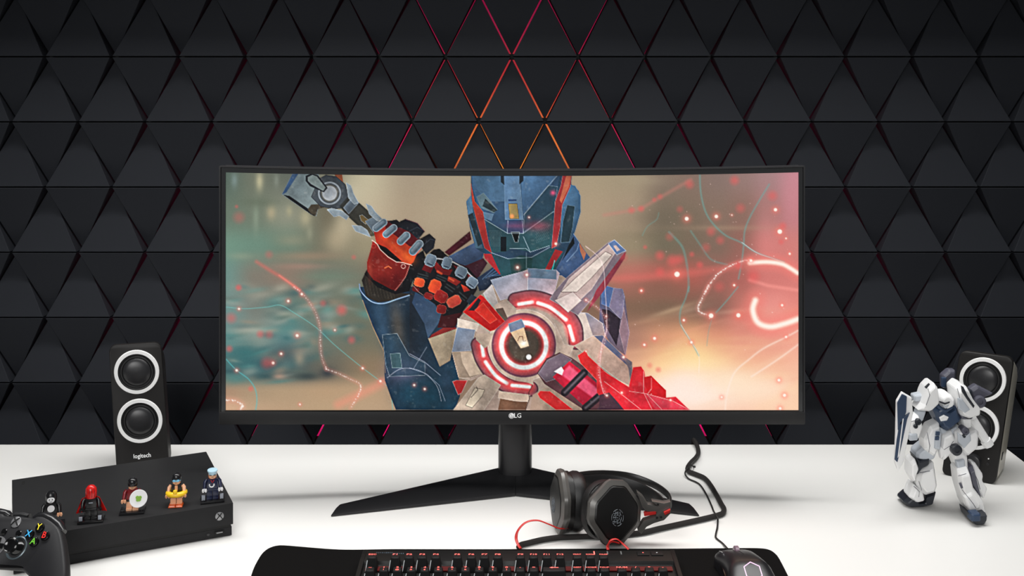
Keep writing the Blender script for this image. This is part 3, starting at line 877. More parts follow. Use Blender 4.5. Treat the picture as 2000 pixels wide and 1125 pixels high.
# spikes
poly(zc_((1230, 1190), (1270, 1125), (1380, 1000), (1755, 682), (1800, 672), (1902, 765), (1880, 800), (1600, 1190), (1480, 1330)), (128, 112, 122), line=(235, 225, 225), la=.4)
poly(zc_((1300, 1180), (1400, 1010), (1762, 700), (1830, 745), (1600, 1100), (1460, 1230)), (206, 186, 180), col2=(176, 150, 146), line=(245, 236, 232), la=.5)
poly(zc_((1330, 1125), (1450, 1010), (1722, 770), (1780, 800), (1600, 1000), (1470, 1125)), (222, 206, 196), line=(70, 52, 52), la=.8)
poly(zc_((1640, 1110), (1880, 790), (1902, 770), (1890, 830), (1700, 1125), (1560, 1300)), (206, 62, 66), col2=(70, 52, 74))
poly(zc_((1745, 700), (1800, 668), (1902, 762), (1820, 800)), (96, 118, 158), line=(220, 230, 240), la=.7)
poly(zc_((1790, 720), (1815, 715), (1850, 755), (1822, 770)), (190, 170, 168))
poly(zd((1180, 110), (1330, 40), (1400, 110), (1290, 210)), (214, 196, 190), line=(120, 90, 90), la=.6)
poly(zd((350, 1010), (560, 742), (610, 716), (742, 800), (690, 880), (600, 1010)), (196, 178, 158), col2=(168, 148, 134), line=(236, 224, 210), la=.5)
poly(zd((455, 965), (530, 822), (612, 838), (590, 890), (510, 985)), (206, 190, 168), line=(60, 50, 46), la=.9)
stroke(zd((545, 815), (555, 840), (500, 900)), 1.3, (50, 40, 40), 1, .8)
poly(zd((350, 772), (380, 760), (470, 762), (425, 862), (395, 880)), (170, 40, 42), line=(230, 220, 215), la=.6)
poly(zd((720, 1000), (740, 900), (860, 930), (960, 935), (945, 1000)), (128, 92, 70), col2=(96, 66, 52))
poly(zd((730, 850), (980, 880), (960, 935), (860, 930), (720, 905)), (212, 186, 166), line=(245, 230, 215), la=.5)
stroke(zd((1000, 800), (970, 860), (975, 910), (945, 1000)), 1.4, (60, 44, 42), 1, .8)
# arms and barrel on the lower right
poly(zd((980, 1000), (1000, 880), (1100, 820), (1667, 1000)), (176, 148, 130))
poly(zd((1340, 480), (1490, 398), (1560, 410), (1790, 620), (1840, 830), (1700, 760)), (206, 178, 160), col2=(186, 150, 136), line=(245, 230, 222), la=.5)
poly(zd((1500, 400), (1570, 395), (1780, 600), (1770, 640)), (96, 100, 126), line=(220, 190, 170), la=.4)
poly(zf((150, 560), (226, 612), (232, 780), (218, 798), (196, 660)), (120, 108, 116))
poly(zd((1040, 700), (1115, 585), (1220, 535), (1320, 580), (1700, 850), (1700, 1000), (1420, 1000), (1100, 790)), (96, 60, 66), line=(60, 40, 46), la=.8)
poly(zd((1048, 705), (1120, 598), (1232, 542), (1320, 590), (1190, 750), (1110, 775)), (150, 130, 146), col2=(70, 58, 66), line=(215, 200, 205), la=.5)
poly(zd((1165, 735), (1300, 605), (1620, 860), (1450, 1000)), (196, 34, 58), col2=(150, 24, 46))
poly(zd((1225, 710), (1300, 640), (1590, 880), (1530, 930)), (232, 96, 128), 4, .8)
poly(zd((1175, 690), (1235, 650), (1255, 680), (1240, 720)), (235, 225, 225))
for a, b in (((1262, 860), (1420, 700)), ((1432, 985), (1590, 852))):
    q = zd(a, b)
    stroke(q, 15, (44, 36, 42), 1.5); stroke(q, 4, (120, 112, 120), 3, .6)
poly(zd((1520, 1000), (1590, 920), (1720, 1000)), (84, 62, 70))
poly(zd((1368, 560), (1432, 518), (1452, 560), (1590, 690), (1760, 830), (1760, 960), (1590, 830), (1392, 622)), (222, 46, 48), line=(255, 150, 140), la=.6)
poly(zd((1042, 872), (1062, 848), (1142, 850), (1330, 1000), (1190, 1000), (1060, 905)), (222, 48, 50), line=(255, 160, 150), la=.6)
poly(zf((235, 655), (300, 648), (328, 690), (332, 732), (382, 724), (502, 842), (502, 902), (582, 894), (692, 1000), (60, 1000), (-60, 860), (-60, 700), (0, 690), (200, 815)), (220, 40, 46), col2=(214, 44, 62), line=(255, 140, 130), la=.4)
poly(zf((330, 872), (520, 915), (692, 1000), (420, 1000)), (232, 74, 92), 3, .7)
poly(zf((382, 724), (502, 842), (502, 902), (350, 870), (320, 740)), (200, 28, 36))
for p in (((205, 850), (330, 868), (560, 930), (690, 1000)), ((320, 690), (320, 860), (390, 1000)), ((385, 740), (385, 830), (350, 875)), ((0, 770), (160, 890), (300, 1000)), ((350, 875), (470, 1000))):
    stroke(zf(*p), 1.0, (255, 190, 185), 1, .7)
poly(zf((-40, 880), (40, 860), (120, 950), (160, 1000), (-40, 1000)), (74, 48, 60))
stroke(sm(zf((-150, -330), (-20, -200), (10, 60), (20, 330), (-20, 480), (-35, 700), (-10, 850), (20, 885))), 1.4, (255, 225, 225), 1.2, .55)

# worn surface and crisp edges on the figure
FIG = np.clip(np.abs(IMG - BG).max(-1) / 12 - .4, 0, 1)[..., None]
rs = np.random.RandomState(8)


def vnoise(step):
    gh, gw = int(NY / step) + 3, int(NX / step) + 3
    g = rs.rand(gh, gw)
    yy, xx = np.arange(NY) / step, np.arange(NX) / step
    y0, x0 = yy.astype(int), xx.astype(int)
    fy_, fx_ = sstep(yy - y0)[:, None], sstep(xx - x0)[None, :]
    return (g[y0][:, x0] * (1 - fx_) + g[y0][:, x0 + 1] * fx_) * (1 - fy_) + (g[y0 + 1][:, x0] * (1 - fx_) + g[y0 + 1][:, x0 + 1] * fx_) * fy_


grime = (vnoise(34) * .45 + vnoise(13) * .3 + vnoise(5) * .15 + vnoise(2) * .10 - .5)[..., None]
IMG = IMG * (1 + FIG * grime * 0.62)
lowp = IMG.copy()
for _ in range(3):
    q = np.pad(lowp, ((2, 2), (2, 2), (0, 0)), 'edge')
    lowp = (q[2:-2, 2:-2] * 2 + q[:-4, 2:-2] + q[4:, 2:-2] + q[2:-2, :-4] + q[2:-2, 4:]) / 6
IMG = np.clip(IMG + FIG * (IMG - lowp) * 0.75, 0, 255)
scr_ = np.clip((vnoise(3) * vnoise(7) - .52) * 6, 0, 1)[..., None] * FIG
IMG = IMG + scr_ * (np.array([215, 205, 195]) - IMG) * .16

# --- glowing particles in front of everything
def trail(pts, w, col, n, core=(255, 250, 242), glow=.6):
    q = sm(pts, 14)
    stroke(q, w * 3.2, col, w * 2.4, glow * .5)
    for i in range(n):
        a = q[int(i / n * (len(q) - 1))]
        disc(a[0] + rnd.uniform(-w, w) * .35, a[1] + rnd.uniform(-w, w) * .35, rnd.uniform(.4, .95) * w * .6, core, 1.4, rnd.uniform(.5, 1))


trail(zb_((600, 0), (700, 90), (780, 220), (815, 350), (815, 470), (830, 580), (865, 670)), 2.2, (255, 130, 120), 46)
trail(zb_((865, 670), (960, 705), (1060, 750), (1140, 800), (1130, 870), (1060, 985)), 2.4, (255, 150, 130), 40)
trail(zb_((50, 920), (130, 930), (180, 965), (165, 1000)), 3.5, (255, 160, 140), 20)
trail(ze((890, 1125), (930, 1050), (1000, 970), (1080, 910), (1180, 865), (1290, 840)), 2.8, (255, 140, 130), 60)
trail(zf((850, 0), (800, 90), (765, 170), (790, 215), (880, 235)), 2.8, (255, 150, 140), 36)
trail(zd((1440, 110), (1560, 200), (1605, 320), (1590, 430), (1545, 580), (1540, 730), (1600, 880)), 2.0, (255, 150, 150), 46)
for pts, w in ((ze((1280, 870), (1430, 862), (1560, 880), (1640, 920), (1700, 960)), 9), (zf((1230, 110), (1210, 190), (1250, 290), (1350, 325), (1470, 300), (1580, 262)), 12)):
    q = sm(pts)
    stroke(q, w * 2.6, (255, 130, 120), w * 2.2, .6); stroke(q, w, (255, 225, 205), w * .5, .9); stroke(q, w * .5, (255, 248, 238), w * .4)
for pts in (zf((985, 1000), (1000, 870), (1060, 700), (1180, 590), (1300, 500), (1480, 410), (1580, 355)), zf((1200, 730), (1400, 600), (1580, 470))):
    stroke(sm(pts), 3, (255, 235, 220), 3, .7)
stroke(sm(zf((625, 310), (710, 450), (770, 560), (770, 700))), 1.2, (255, 240, 230), 1, .7)
DOTS = [(ze, 725, 482, 22, 1), (ze, 985, 462, 20, 1), (ze, 1505, 403, 19, 1), (ze, 1543, 595, 26, 1), (ze, 1598, 655, 10, 1), (ze, 1630, 790, 13, 1), (ze, 640, 970, 30, 1), (ze, 1142, 1066, 13, 1), (ze, 1290, 850, 16, 1), (ze, 328, 1112, 12, 1), (ze, 1122, 450, 8, 1),
        (zf, 410, 420, 17, 1), (zf, 327, 472, 14, 1), (zf, 157, 573, 15, 1), (zf, 710, 452, 15, 1), (zf, 648, 272, 14, 1), (zf, 1092, 232, 24, 1), (zf, 1448, 150, 14, 1), (zf, 1422, 760, 16, 1), (zf, 1467, 883, 18, 1), (zf, 1432, 990, 16, 1), (zf, 956, 898, 12, 1), (zf, 302, 33, 12, 1), (zf, 143, 862, 13, 1), (zf, 540, 922, 12, 1), (zf, 22, 885, 12, 1), (zf, 1480, 408, 14, 1), (zf, 870, 235, 26, 1),
        (zb_, 154, 180, 12, 1), (zb_, 555, 116, 14, 1), (zb_, 665, 60, 14, 1), (zb_, 934, 352, 10, 1), (zb_, 627, 397, 17, 1), (zb_, 497, 545, 14, 1), (zb_, 431, 620, 16, 1), (zb_, 135, 680, 14, 1), (zb_, 1305, 768, 14, 1), (zb_, 1160, 663, 13, 1), (zb_, 650, 957, 10, 1), (zb_, 1580, 800, 12, 1), (zb_, 1665, 832, 12, 1),
        (zc_, 948, 910, 16, 1), (zc_, 1030, 975, 15, 1), (zc_, 1285, 702, 15, 1), (zc_, 1050, 470, 9, 1), (zd, 1600, 240, 10, 1), (zd, 1435, 525, 9, 1), (zd, 1435, 108, 10, 1),
        (za, 165, 470, 44, 0), (za, 430, 797, 30, 0), (za, 165, 1085, 24, 0), (za, 1175, 820, 18, 0), (za, 145, 375, 14, 0), (zb_, 90, 255, 40, 0), (zb_, 327, 385, 28, 0), (zb_, 400, 390, 30, 0), (zb_, 380, 620, 46, 0), (zb_, 75, 505, 26, 0), (zb_, 250, 830, 20, 0), (zb_, 1070, 432, 30, 0), (zb_, 838, 135, 24, 0), (zb_, 150, 8, 22, 0), (zb_, 990, 190, 40, 0),
        (ze, 1198, 390, 36, 0), (ze, 1478, 280, 38, 0), (ze, 938, 595, 34, 0), (ze, 1020, 672, 32, 0), (ze, 840, 888, 26, 0), (ze, 770, 795, 20, 0), (ze, 490, 805, 36, 0), (ze, 600, 850, 44, 0), (ze, 660, 840, 36, 0), (ze, 665, 400, 26, 0), (ze, 325, 395, 24, 0), (ze, 240, 408, 26, 0), (ze, 490, 288, 22, 0), (ze, 440, 315, 18, 0), (ze, 1145, 145, 36, 0), (ze, 895, 735, 34, 0), (ze, 575, 640, 32, 0), (ze, 1570, 545, 28, 0), (ze, 1555, 685, 22, 0), (ze, 490, 950, 34, 0), (ze, 1180, 890, 30, 0), (ze, 1310, 990, 50, 0), (ze, 1010, 1080, 40, 0), (ze, 750, 180, 34, 0), (ze, 170, 820, 30, 0), (ze, 360, 732, 16, 0), (zf, 370, 640, 22, 0), (zf, 440, 675, 22, 0)]
for fn, x, y, r, white in DOTS:
    (x, y), r = fn((x, y))[0], r / 4.4
    if white:
        blob(x, y, r * 1.7, r * 1.7, (255, 120, 105), .6); disc(x, y, r * .75, (255, 250, 238), 1.6)
    else:
        disc(x, y, r * .95, (236, 96, 94), r * 1.2, .34 + .3 * ((x * 7 + y * 3) % 10) / 10)
for _ in range(60):
    x, y = rnd.uniform(1230, 1555), rnd.uniform(345, 795)
    disc(x, y, rnd.uniform(.5, 1.1), (255, 215, 205), 1.2, rnd.uniform(.3, .9))
IMG = np.clip(IMG + np.random.RandomState(3).normal(0, 1.6, IMG.shape[:2] + (1,)), 0, 255)

YY = YM - SAG * ((PX - 1000) / 571.0) ** 2
co = np.stack([(PX - 1000) * YY / FPX, YY - 1.80 - 0.0005, CH - (PY - HOR) * YY / FPX], -1).reshape(-1, 3)
idx = np.arange(NX * NY).reshape(NY, NX)
quads = np.stack([idx[:-1, :-1], idx[1:, :-1], idx[1:, 1:], idx[:-1, 1:]], -1).reshape(-1, 4)
me = bpy.data.meshes.new('screen')
me.vertices.add(len(co)); me.vertices.foreach_set('co', co.astype(np.float32).ravel())
me.loops.add(quads.size); me.loops.foreach_set('vertex_index', quads.astype(np.int32).ravel())
me.polygons.add(len(quads)); me.polygons.foreach_set('loop_start', (np.arange(len(quads)) * 4).astype(np.int32))
me.polygons.foreach_set('loop_total', np.full(len(quads), 4, np.int32)); me.polygons.foreach_set('use_smooth', np.ones(len(quads), bool))
me.update(calc_edges=True)
at = me.color_attributes.new('picture', 'FLOAT_COLOR', 'POINT')
c01 = IMG.reshape(-1, 3) / 255.0
linc = np.where(c01 <= 0.04045, c01 / 12.92, ((c01 + 0.055) / 1.055) ** 2.4)
at.data.foreach_set('color', np.concatenate([linc, np.ones((len(linc), 1))], 1).astype(np.float32).ravel())
m_scr = bpy.data.materials.new('lit_screen')
m_scr.use_nodes = True
nt = m_scr.node_tree
b = nt.nodes['Principled BSDF']
b.inputs['Base Color'].default_value = (0.004, 0.004, 0.004, 1)
b.inputs['Roughness'].default_value = 0.45
b.inputs['Specular IOR Level'].default_value = 0.1
ca = nt.nodes.new('ShaderNodeVertexColor'); ca.layer_name = 'picture'
nt.links.new(ca.outputs['Color'], b.inputs['Emission Color'])
b.inputs['Emission Strength'].default_value = 1.0
scr = link('screen', me, m_scr, mon, smooth=0)
scr['label'] = 'lit screen picture of an armoured warrior with an axe and a glowing round weapon'

# ------------------------------------------------------------------ loudspeakers
m_spk = mat('matte_black_speaker', (22, 20, 19), 0.5, 0, 0.35, scale=50)
m_shell = mat('shell_painted_reflection', (205, 200, 186), 0.25, 0, 0.5, scale=20)  # cream base colour stands in for a reflection on the black gloss side
m_white = mat('white_ring_plastic', (250, 250, 248), 0.45, scale=30)
m_cone = mat('black_rubber_cone', (20, 20, 21), 0.42, 0, 0.5, scale=50)
m_dome = mat('satin_dome', (38, 38, 40), 0.33, 0, 0.5, scale=50)


def rrect(w, h, r, n=5, r2=None):
    r2 = r if r2 is None else r2
    pts = []
    for cx, cz, a0, rr in ((w / 2 - r2, r2, -90, r2), (w / 2 - r, h - r, 0, r), (-w / 2 + r, h - r, 90, r), (-w / 2 + r2, r2, 180, r2)):
        for i in range(n + 1):
            a = math.radians(a0 + 90 * i / n)
            pts.append((cx + rr * math.cos(a), cz + rr * math.sin(a)))
    return pts


def speaker(label, x, Y, yaw, W, Hh, SL, KX, ring_z, ring_r, right):
    root = thing('loudspeaker', label, 'loudspeaker', (x, Y, 0), yaw, 'pair of desk loudspeakers')
    sh = Matrix(((1, 0, KX, 0), (0, 1, SL, 0), (0, 0, 1, 0), (0, 0, 0, 1)))     # leans back
    out = rrect(W, Hh, 0.012, r2=0.010)
    mb = MB()
    mb.loft([[(a, d, b * k) for a, b in out] for d, k in ((0.006, 1.0), (0.030, 0.955), (0.060, 0.89), (0.080, 0.80))], sh)
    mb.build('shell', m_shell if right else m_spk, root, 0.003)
    mb = MB()
    mb.loft([[(a, 0.010, b) for a, b in out], [(a, 0.001, b) for a, b in out], [(a * 0.985, 0.0, b * 0.99 + 0.001) for a, b in out]], sh)
    mb.build('front_panel', m_spk, root)
    for z in ring_z:
        Mr = sh @ Matrix.Translation((0, 0, z)) @ Matrix.Rotation(math.pi / 2, 4, 'X')
        r = ring_r
        mb = MB(); mb.lathe([(r * 0.83, 0.0), (r * 0.83, 0.003), (r * 0.98, 0.003), (r, 0.0015), (r, 0.0)], 48, Mr, cap=False)
        rg = mb.build('driver_ring', m_white, root)
        mb = MB(); mb.lathe([(r * 0.83, 0.0025), (r * 0.80, 0.0008), (r * 0.76, 0.0006), (r * 0.72, 0.0022), (r * 0.66, 0.0022), (r * 0.62, 0.0008)], 48, Mr, cap=False)
        cn = mb.build('cone', m_cone, root)
        mb = MB(); mb.lathe([(r * 0.63, 0.0007), (r * 0.60, 0.0022), (r * 0.45, 0.0045), (r * 0.22, 0.0058), (0.0002, 0.0062)], 40, Mr)
        mb.build('dome', m_dome, cn)
    if not right:
        text('maker_lettering', 'logitech', m_lgw, root, sh @ Matrix.Translation((0, -0.0006, 0.0335)) @ Matrix.Rotation(math.pi / 2, 4, 'X'), 0.0100, 0.92)
    else:
        Mr = sh @ Matrix.Translation((0.003, 0, 0.031)) @ Matrix.Rotation(math.pi / 2, 4, 'X')
        mb = MB(); mb.lathe([(0.0145, 0.0), (0.0145, 0.002), (0.013, 0.009), (0.011, 0.010), (0.0002, 0.0098)], 32, Mr)
        mb.build('volume_knob', m_dome, root)
        mb = MB(); mb.lathe([(0.0022, 0.0), (0.0022, 0.001), (0.0012, 0.001), (0.0010, 0.0004)], 16, sh @ Matrix.Translation((0.027, 0, 0.032)) @ Matrix.Rotation(math.pi / 2, 4, 'X'))
        mb.build('audio_jack', m_dome, root)
        mb = MB(); mb.lathe([(0.0012, 0.0), (0.0012, 0.0006)], 12, sh @ Matrix.Translation((0.027, 0, 0.041)) @ Matrix.Rotation(math.pi / 2, 4, 'X'))
        mb.build('indicator', m_white, root)
        mb = MB(); mb.box((W / 2 + 0.0004, 0.03, 0.040), (0.001, 0.008, 0.012), sh); mb.build('side_port', m_cone, root)
    return root


speaker('black loudspeaker with two white rings standing behind the game console', -0.634, 1.872, math.radians(15), 0.086, 0.222, 0.10, -0.07, (0.175, 0.0925), 0.0372, False)
speaker('black loudspeaker with a pale reflection painted on its side standing behind the white robot figure', 0.777, 1.854, math.radians(-34), 0.086, 0.213, 0.10, 0.12, (0.170, 0.089), 0.0372, True)

# ------------------------------------------------------------------ game console
m_con = mat('matte_black_console', (42, 42, 43), 0.5, 0, 0.1, scale=80, bump=0.05)
m_cong = mat('dark_gap', (8, 8, 8), 0.7)
m_logo = mat('grey_logo_metal', (150, 150, 152), 0.35, 0.4)
ang = math.radians(25)
con = thing('game_console', 'flat black game console carrying five toy figures', 'game console', (-0.418, 1.631, 0), ang)
CWD, CDP, CHT = 0.300, 0.240, 0.050
MB().box((-CWD / 2, CDP / 2, 0.034), (CWD, CDP, 0.032)).build('upper_case', m_con, con, 0.0008)
MB().box((-CWD / 2 - 0.0005, CDP / 2, 0.016), (CWD - 0.005, CDP - 0.006, 0.008)).build('seam', m_cong, con, smooth=0)
MB().box((-CWD / 2 - 0.0005, CDP / 2 + 0.001, 0.0075), (CWD - 0.002, CDP - 0.003, 0.013)).build('lower_case', m_con, con, 0.0008)
Mf = Matrix.Translation((-0.020, 0, 0.0335)) @ Matrix.Rotation(math.pi / 2, 4, 'X')
lg = MB(); lg.lathe([(0.0062, 0), (0.0062, 0.0004), (0.0045, 0.0010), (0.0002, 0.0012)], 28, Mf)
pb = lg.build('power_button', m_logo, con)
xk = MB()
for s in (-1, 1):
    xk.tube([(-0.0203 + s * 0.0045, -0.0010, 0.0290), (-0.020 + s * 0.0012, -0.0018, 0.0335), (-0.020 - s * 0.0018, -0.0016, 0.0365), (-0.020 - s * 0.0030, -0.0010, 0.0382)], 0.0007, 6, up=(0, 1, 0))
xk.build('cross_mark', m_cong, con)
MB().box((-0.020, 0.001, 0.0085), (0.013, 0.002, 0.0052)).build('usb_port', m_cong, con, 0.0004)
MB().box((-0.020, 0.0001, 0.0090), (0.009, 0.0012, 0.0014)).build('port_tongue', m_logo, con)
MB().lathe([(0.0022, 0), (0.0022, 0.0008), (0.0016, 0.0010)], 16, Matrix.Translation((-0.036, 0.0025, 0.0080)) @ Matrix.Rotation(math.pi / 2, 4, 'X')).build('pairing_button', m_dome, con)
mk = MB()
for k, w in ((0, 0.0042), (1, 0.0030), (2, 0.0046), (3, 0.0036)):
    mk.box((-CWD + 0.016 + (k % 2) * 0.0006, 0.214 + k * 0.0032, 0.0502), (w, 0.0013, 0.0004))
mk.build('printed_mark', m_cong, con, smooth=0)

# ------------------------------------------------------------------ toy figures on the console
PALM = {'skin': (236, 178, 140), 'black': (24, 24, 26), 'white': (238, 238, 240), 'red': (205, 28, 26), 'maroon': (120, 22, 30), 'navy': (28, 34, 62), 'grey': (150, 155, 165), 'yellow': (245, 200, 40),
        'orange': (240, 100, 35), 'sky': (120, 190, 225), 'pale': (176, 208, 224), 'green': (130, 175, 70), 'brown': (150, 70, 40), 'gold': (200, 170, 70), 'dkred': (90, 14, 16)}


def tm(k):
    return mat('toy_' + k, PALM[k], 0.25, 0, 0.5, scale=200, var=0.03)


def toy(label, px, py, rz, legs, feet, hips, torso, arms, hands, face, base=True, lift=0.0):
    p = G(px, py, CHT)
    r = thing('toy_figure', label, 'toy figure', (p.x, p.y, CHT + 0.0003), rz, 'toy figures on the console')
    k = 1.12
    S = Matrix.Scale(k, 4)
    z0 = 0.0034 if base else 0.0
    if base:
        mb = MB(); mb.box((0, 0.001, 0.0016), (0.031, 0.023, 0.0032), S)
        bp = mb.build('base_plate', tm('black'), r, 0.0004)
        for sx in (-0.0118, 0.0118):
            mb = MB(); mb.lathe([(0.0024, 0.0032), (0.0024, 0.0048)], 14, S @ Matrix.Translation((sx, -0.006, 0)))
            mb.build('stud', tm('black'), bp)
    for s in (-1, 1):
        mb = MB(); mb.box((s * 0.0040, 0.0005, z0 + 0.0062), (0.0074, 0.0068, 0.0100), S); mb.box((s * 0.0040, -0.0020, z0 + 0.0015), (0.0074, 0.0072, 0.0030), S)
        mb.build('leg', tm(legs), r, 0.0005)
        if feet != legs:
            mb = MB(); mb.box((s * 0.0046, -0.0052, z0 + 0.0012), (0.0092, 0.0135, 0.0026), S, 0.85); mb.build('flipper' if feet == 'orange' else 'shoe', tm(feet), r, 0.0006)
    mb = MB(); mb.box((0, 0.0005, z0 + 0.0126), (0.0155, 0.0068, 0.0028), S); mb.build('hips', tm(hips), r, 0.0004)
    mb = MB(); mb.box((0, 0.0005, z0 + 0.0204), (0.0155, 0.0072, 0.0128), S, 0.76, 0.9)
    to = mb.build('torso', tm(torso), r, 0.0006)
    for s in (-1, 1):
        mb = MB(); mb.tube([(s * 0.0072, 0.0005, z0 + 0.0252), (s * 0.0094, 0.0000, z0 + 0.0225), (s * 0.0102, -0.0022, z0 + 0.0180), (s * 0.0104, -0.0046, z0 + 0.0150)], [0.0024, 0.0026, 0.0023, 0.0019], 10, S)
        mb.build('arm', tm(arms), r)
        mb = MB(); q = [(s * 0.0104 + 0.0023 * math.sin(math.radians(a)), -0.0066 - 0.0023 * math.cos(math.radians(a)) * 0.9, z0 + 0.0132) for a in range(40, 330, 24)]
        mb.tube(q, 0.0013, 6, S, flat=1.7); mb.tube([(s * 0.0104, -0.0044, z0 + 0.0148), (s * 0.0104, -0.0054, z0 + 0.0138)], 0.0014, 6, S)
        mb.build('hand', tm(hands), r)
    mb = MB(); mb.lathe([(0.0030, 0.0266), (0.0030, 0.0274), (0.0044, 0.0276), (0.0051, 0.0286), (0.0051, 0.0350), (0.0044, 0.0361), (0.0026, 0.0363), (0.0024, 0.0378), (0.0003, 0.0379)], 24, S @ Matrix.Translation((0, 0.0003, z0)))
    mb.build('head', tm(face), r)
    return r, S, z0


def face_marks(r, S, z0, y=-0.0052, col='black'):
    mb = MB()
    for s in (-1, 1):
        mb.lathe([(0.0007, 0), (0.0007, 0.0003)], 8, S @ Matrix.Translation((s * 0.0018, y + 0.0006, z0 + 0.0325)) @ Matrix.Rotation(math.pi / 2, 4, 'X'))
    mb.tube([(-0.0016, y + 0.0004, z0 + 0.0300), (0, y, z0 + 0.0296), (0.0016, y + 0.0004, z0 + 0.0300)], 0.0003, 5, S)
    mb.build('face_print', tm(col), r)


# 1: black figure with a white face and belly, half hidden by the controller
r, S, z0 = toy('black and white toy figure in a rounded hood, partly behind the controller', 100, 1029, math.radians(18), 'grey', 'maroon', 'black', 'black', 'black', 'skin', 'white')
MB().lathe([(0.0048, 0.0262), (0.0064, 0.0280), (0.0070, 0.0330), (0.0064, 0.0376), (0.0042, 0.0404), (0.0003, 0.0412)], 26, S @ Matrix.Translation((0, 0.0018, z0))).build('hood', tm('black'), r)
mb = MB(); mb.lathe([(0.0046, 0.0), (0.0044, 0.0010), (0.0003, 0.0013)], 22, S @ Matrix.Translation((0, -0.0040, z0 + 0.0318)) @ Matrix.Rotation(math.pi / 2, 4, 'X') @ Matrix.Diagonal((1, 0.78, 1, 1))); mb.build('face_plate', tm('white'), r)
face_marks(r, S, z0, -0.0058)
mb = MB(); mb.lathe([(0.0044, 0.0), (0.0042, 0.0007), (0.0003, 0.0008)], 20, S @ Matrix.Translation((0, -0.0032, z0 + 0.0205)) @ Matrix.Rotation(math.pi / 2, 4, 'X')); mb.build('belly_patch', tm('white'), r)

# 2: red hooded figure with cape
r, S, z0 = toy('red hooded toy figure in a red cape and black suit, standing on the console', 178, 1017, math.radians(14), 'black', 'black', 'black', 'black', 'black', 'black', 'dkred')
MB().lathe([(0.0060, 0.0262), (0.0070, 0.0290), (0.0071, 0.0340), (0.0064, 0.0382), (0.0040, 0.0412), (0.0012, 0.0424), (0.0003, 0.0425)], 28, S @ Matrix.Translation((0, 0.0004, z0))).build('hood', tm('red'), r)
mb = MB()
for i in range(4):
    a = math.radians(-130 + i * 27)
    mb.tube([(0.0070 * math.cos(a), 0.0004 + 0.0070 * math.sin(a), z0 + 0.0285), (0.0071 * math.cos(a), 0.0004 + 0.0071 * math.sin(a), z0 + 0.0340), (0.0060 * math.cos(a), 0.0004 + 0.0060 * math.sin(a), z0 + 0.0388)], 0.0004, 5, S)
mb.build('hood_seam', tm('dkred'), r)
mb = MB()
rings = []
for j in range(9):
    t = j / 8
    hw = 0.0108 + 0.0080 * t
    rings.append([(hw * math.sin(math.radians(a)), 0.0046 + 0.0030 * t - (abs(math.sin(math.radians(a))) ** 2) * (0.0078 - 0.0020 * t) + 0.0008 * math.sin(a * .3) * t, z0 + 0.0268 - 0.0205 * t) for a in range(-90, 91, 12)])
n = len(rings[0])
v = [p for q in rings for p in q]
v += [(x, y + 0.0007, z) for x, y, z in v]
off = len(rings) * n
f = []
for a in range(8):
    for b_ in range(n - 1):
        i0 = a * n + b_
        f += [(i0, i0 + 1, i0 + n + 1, i0 + n), (i0 + off, i0 + n + off, i0 + n + 1 + off, i0 + 1 + off)]
for b_ in range(n - 1):
    f += [(b_, b_ + off, b_ + 1 + off, b_ + 1), (8 * n + b_, 8 * n + b_ + 1, 8 * n + b_ + 1 + off, 8 * n + b_ + off)]
for a in range(8):
    f += [(a * n, (a + 1) * n, (a + 1) * n + off, a * n + off), (a * n + n - 1, a * n + n - 1 + off, (a + 1) * n + n - 1 + off, (a + 1) * n + n - 1)]
mb.add(v, f, S); mb.build('cape', tm('red'), r, smooth=60)
mb = MB(); mb.box((0, -0.0032, z0 + 0.0205), (0.0050, 0.0008, 0.0012), S); mb.build('chest_badge', tm('grey'), r)
mb = MB()
for s in (-1, 1):
    mb.box((s * 0.0115, -0.0088, 0.0065), (0.0042, 0.003, 0.0050), S)
mb.build('clip', tm('grey'), r, 0.0004)

# 3: figure in maroon holding a white plate
r, S, z0 = toy('maroon toy figure in a black cap holding a white plate with green spot', 259, 1000, math.radians(12), 'skin', 'skin', 'black', 'maroon', 'maroon', 'skin', 'skin')
MB().lathe([(0.0050, 0.0300), (0.0060, 0.0312), (0.0062, 0.0352), (0.0054, 0.0384), (0.0034, 0.0402), (0.0003, 0.0408)], 26, S @ Matrix.Translation((0, 0.0010, z0))).build('cap', tm('black'), r)
face_marks(r, S, z0)
Mp = S @ Matrix.Translation((0.0085, -0.0112, z0 + 0.0178)) @ Matrix.Rotation(math.radians(16), 4, 'Z') @ Matrix.Rotation(math.pi / 2 - 0.15, 4, 'X')
mb = MB(); mb.lathe([(0.0003, -0.0006), (0.0110, -0.0004), (0.0113, 0.0010), (0.0108, 0.0013), (0.0070, 0.0006), (0.0003, 0.0005)], 36, Mp)
pl = mb.build('plate', tm('white'), r)
mb = MB()
for a, d in ((0, 0), (0.4, 0.0022), (2.3, 0.0020), (4.2, 0.0019), (5.3, 0.0021)):
    mb.lathe([(0.0022, 0.0005), (0.0021, 0.0010), (0.0003, 0.0012)], 12, Mp @ Matrix.Translation((d * math.cos(a), d * math.sin(a), 0)))
mb.build('green_spot', tm('green'), pl)

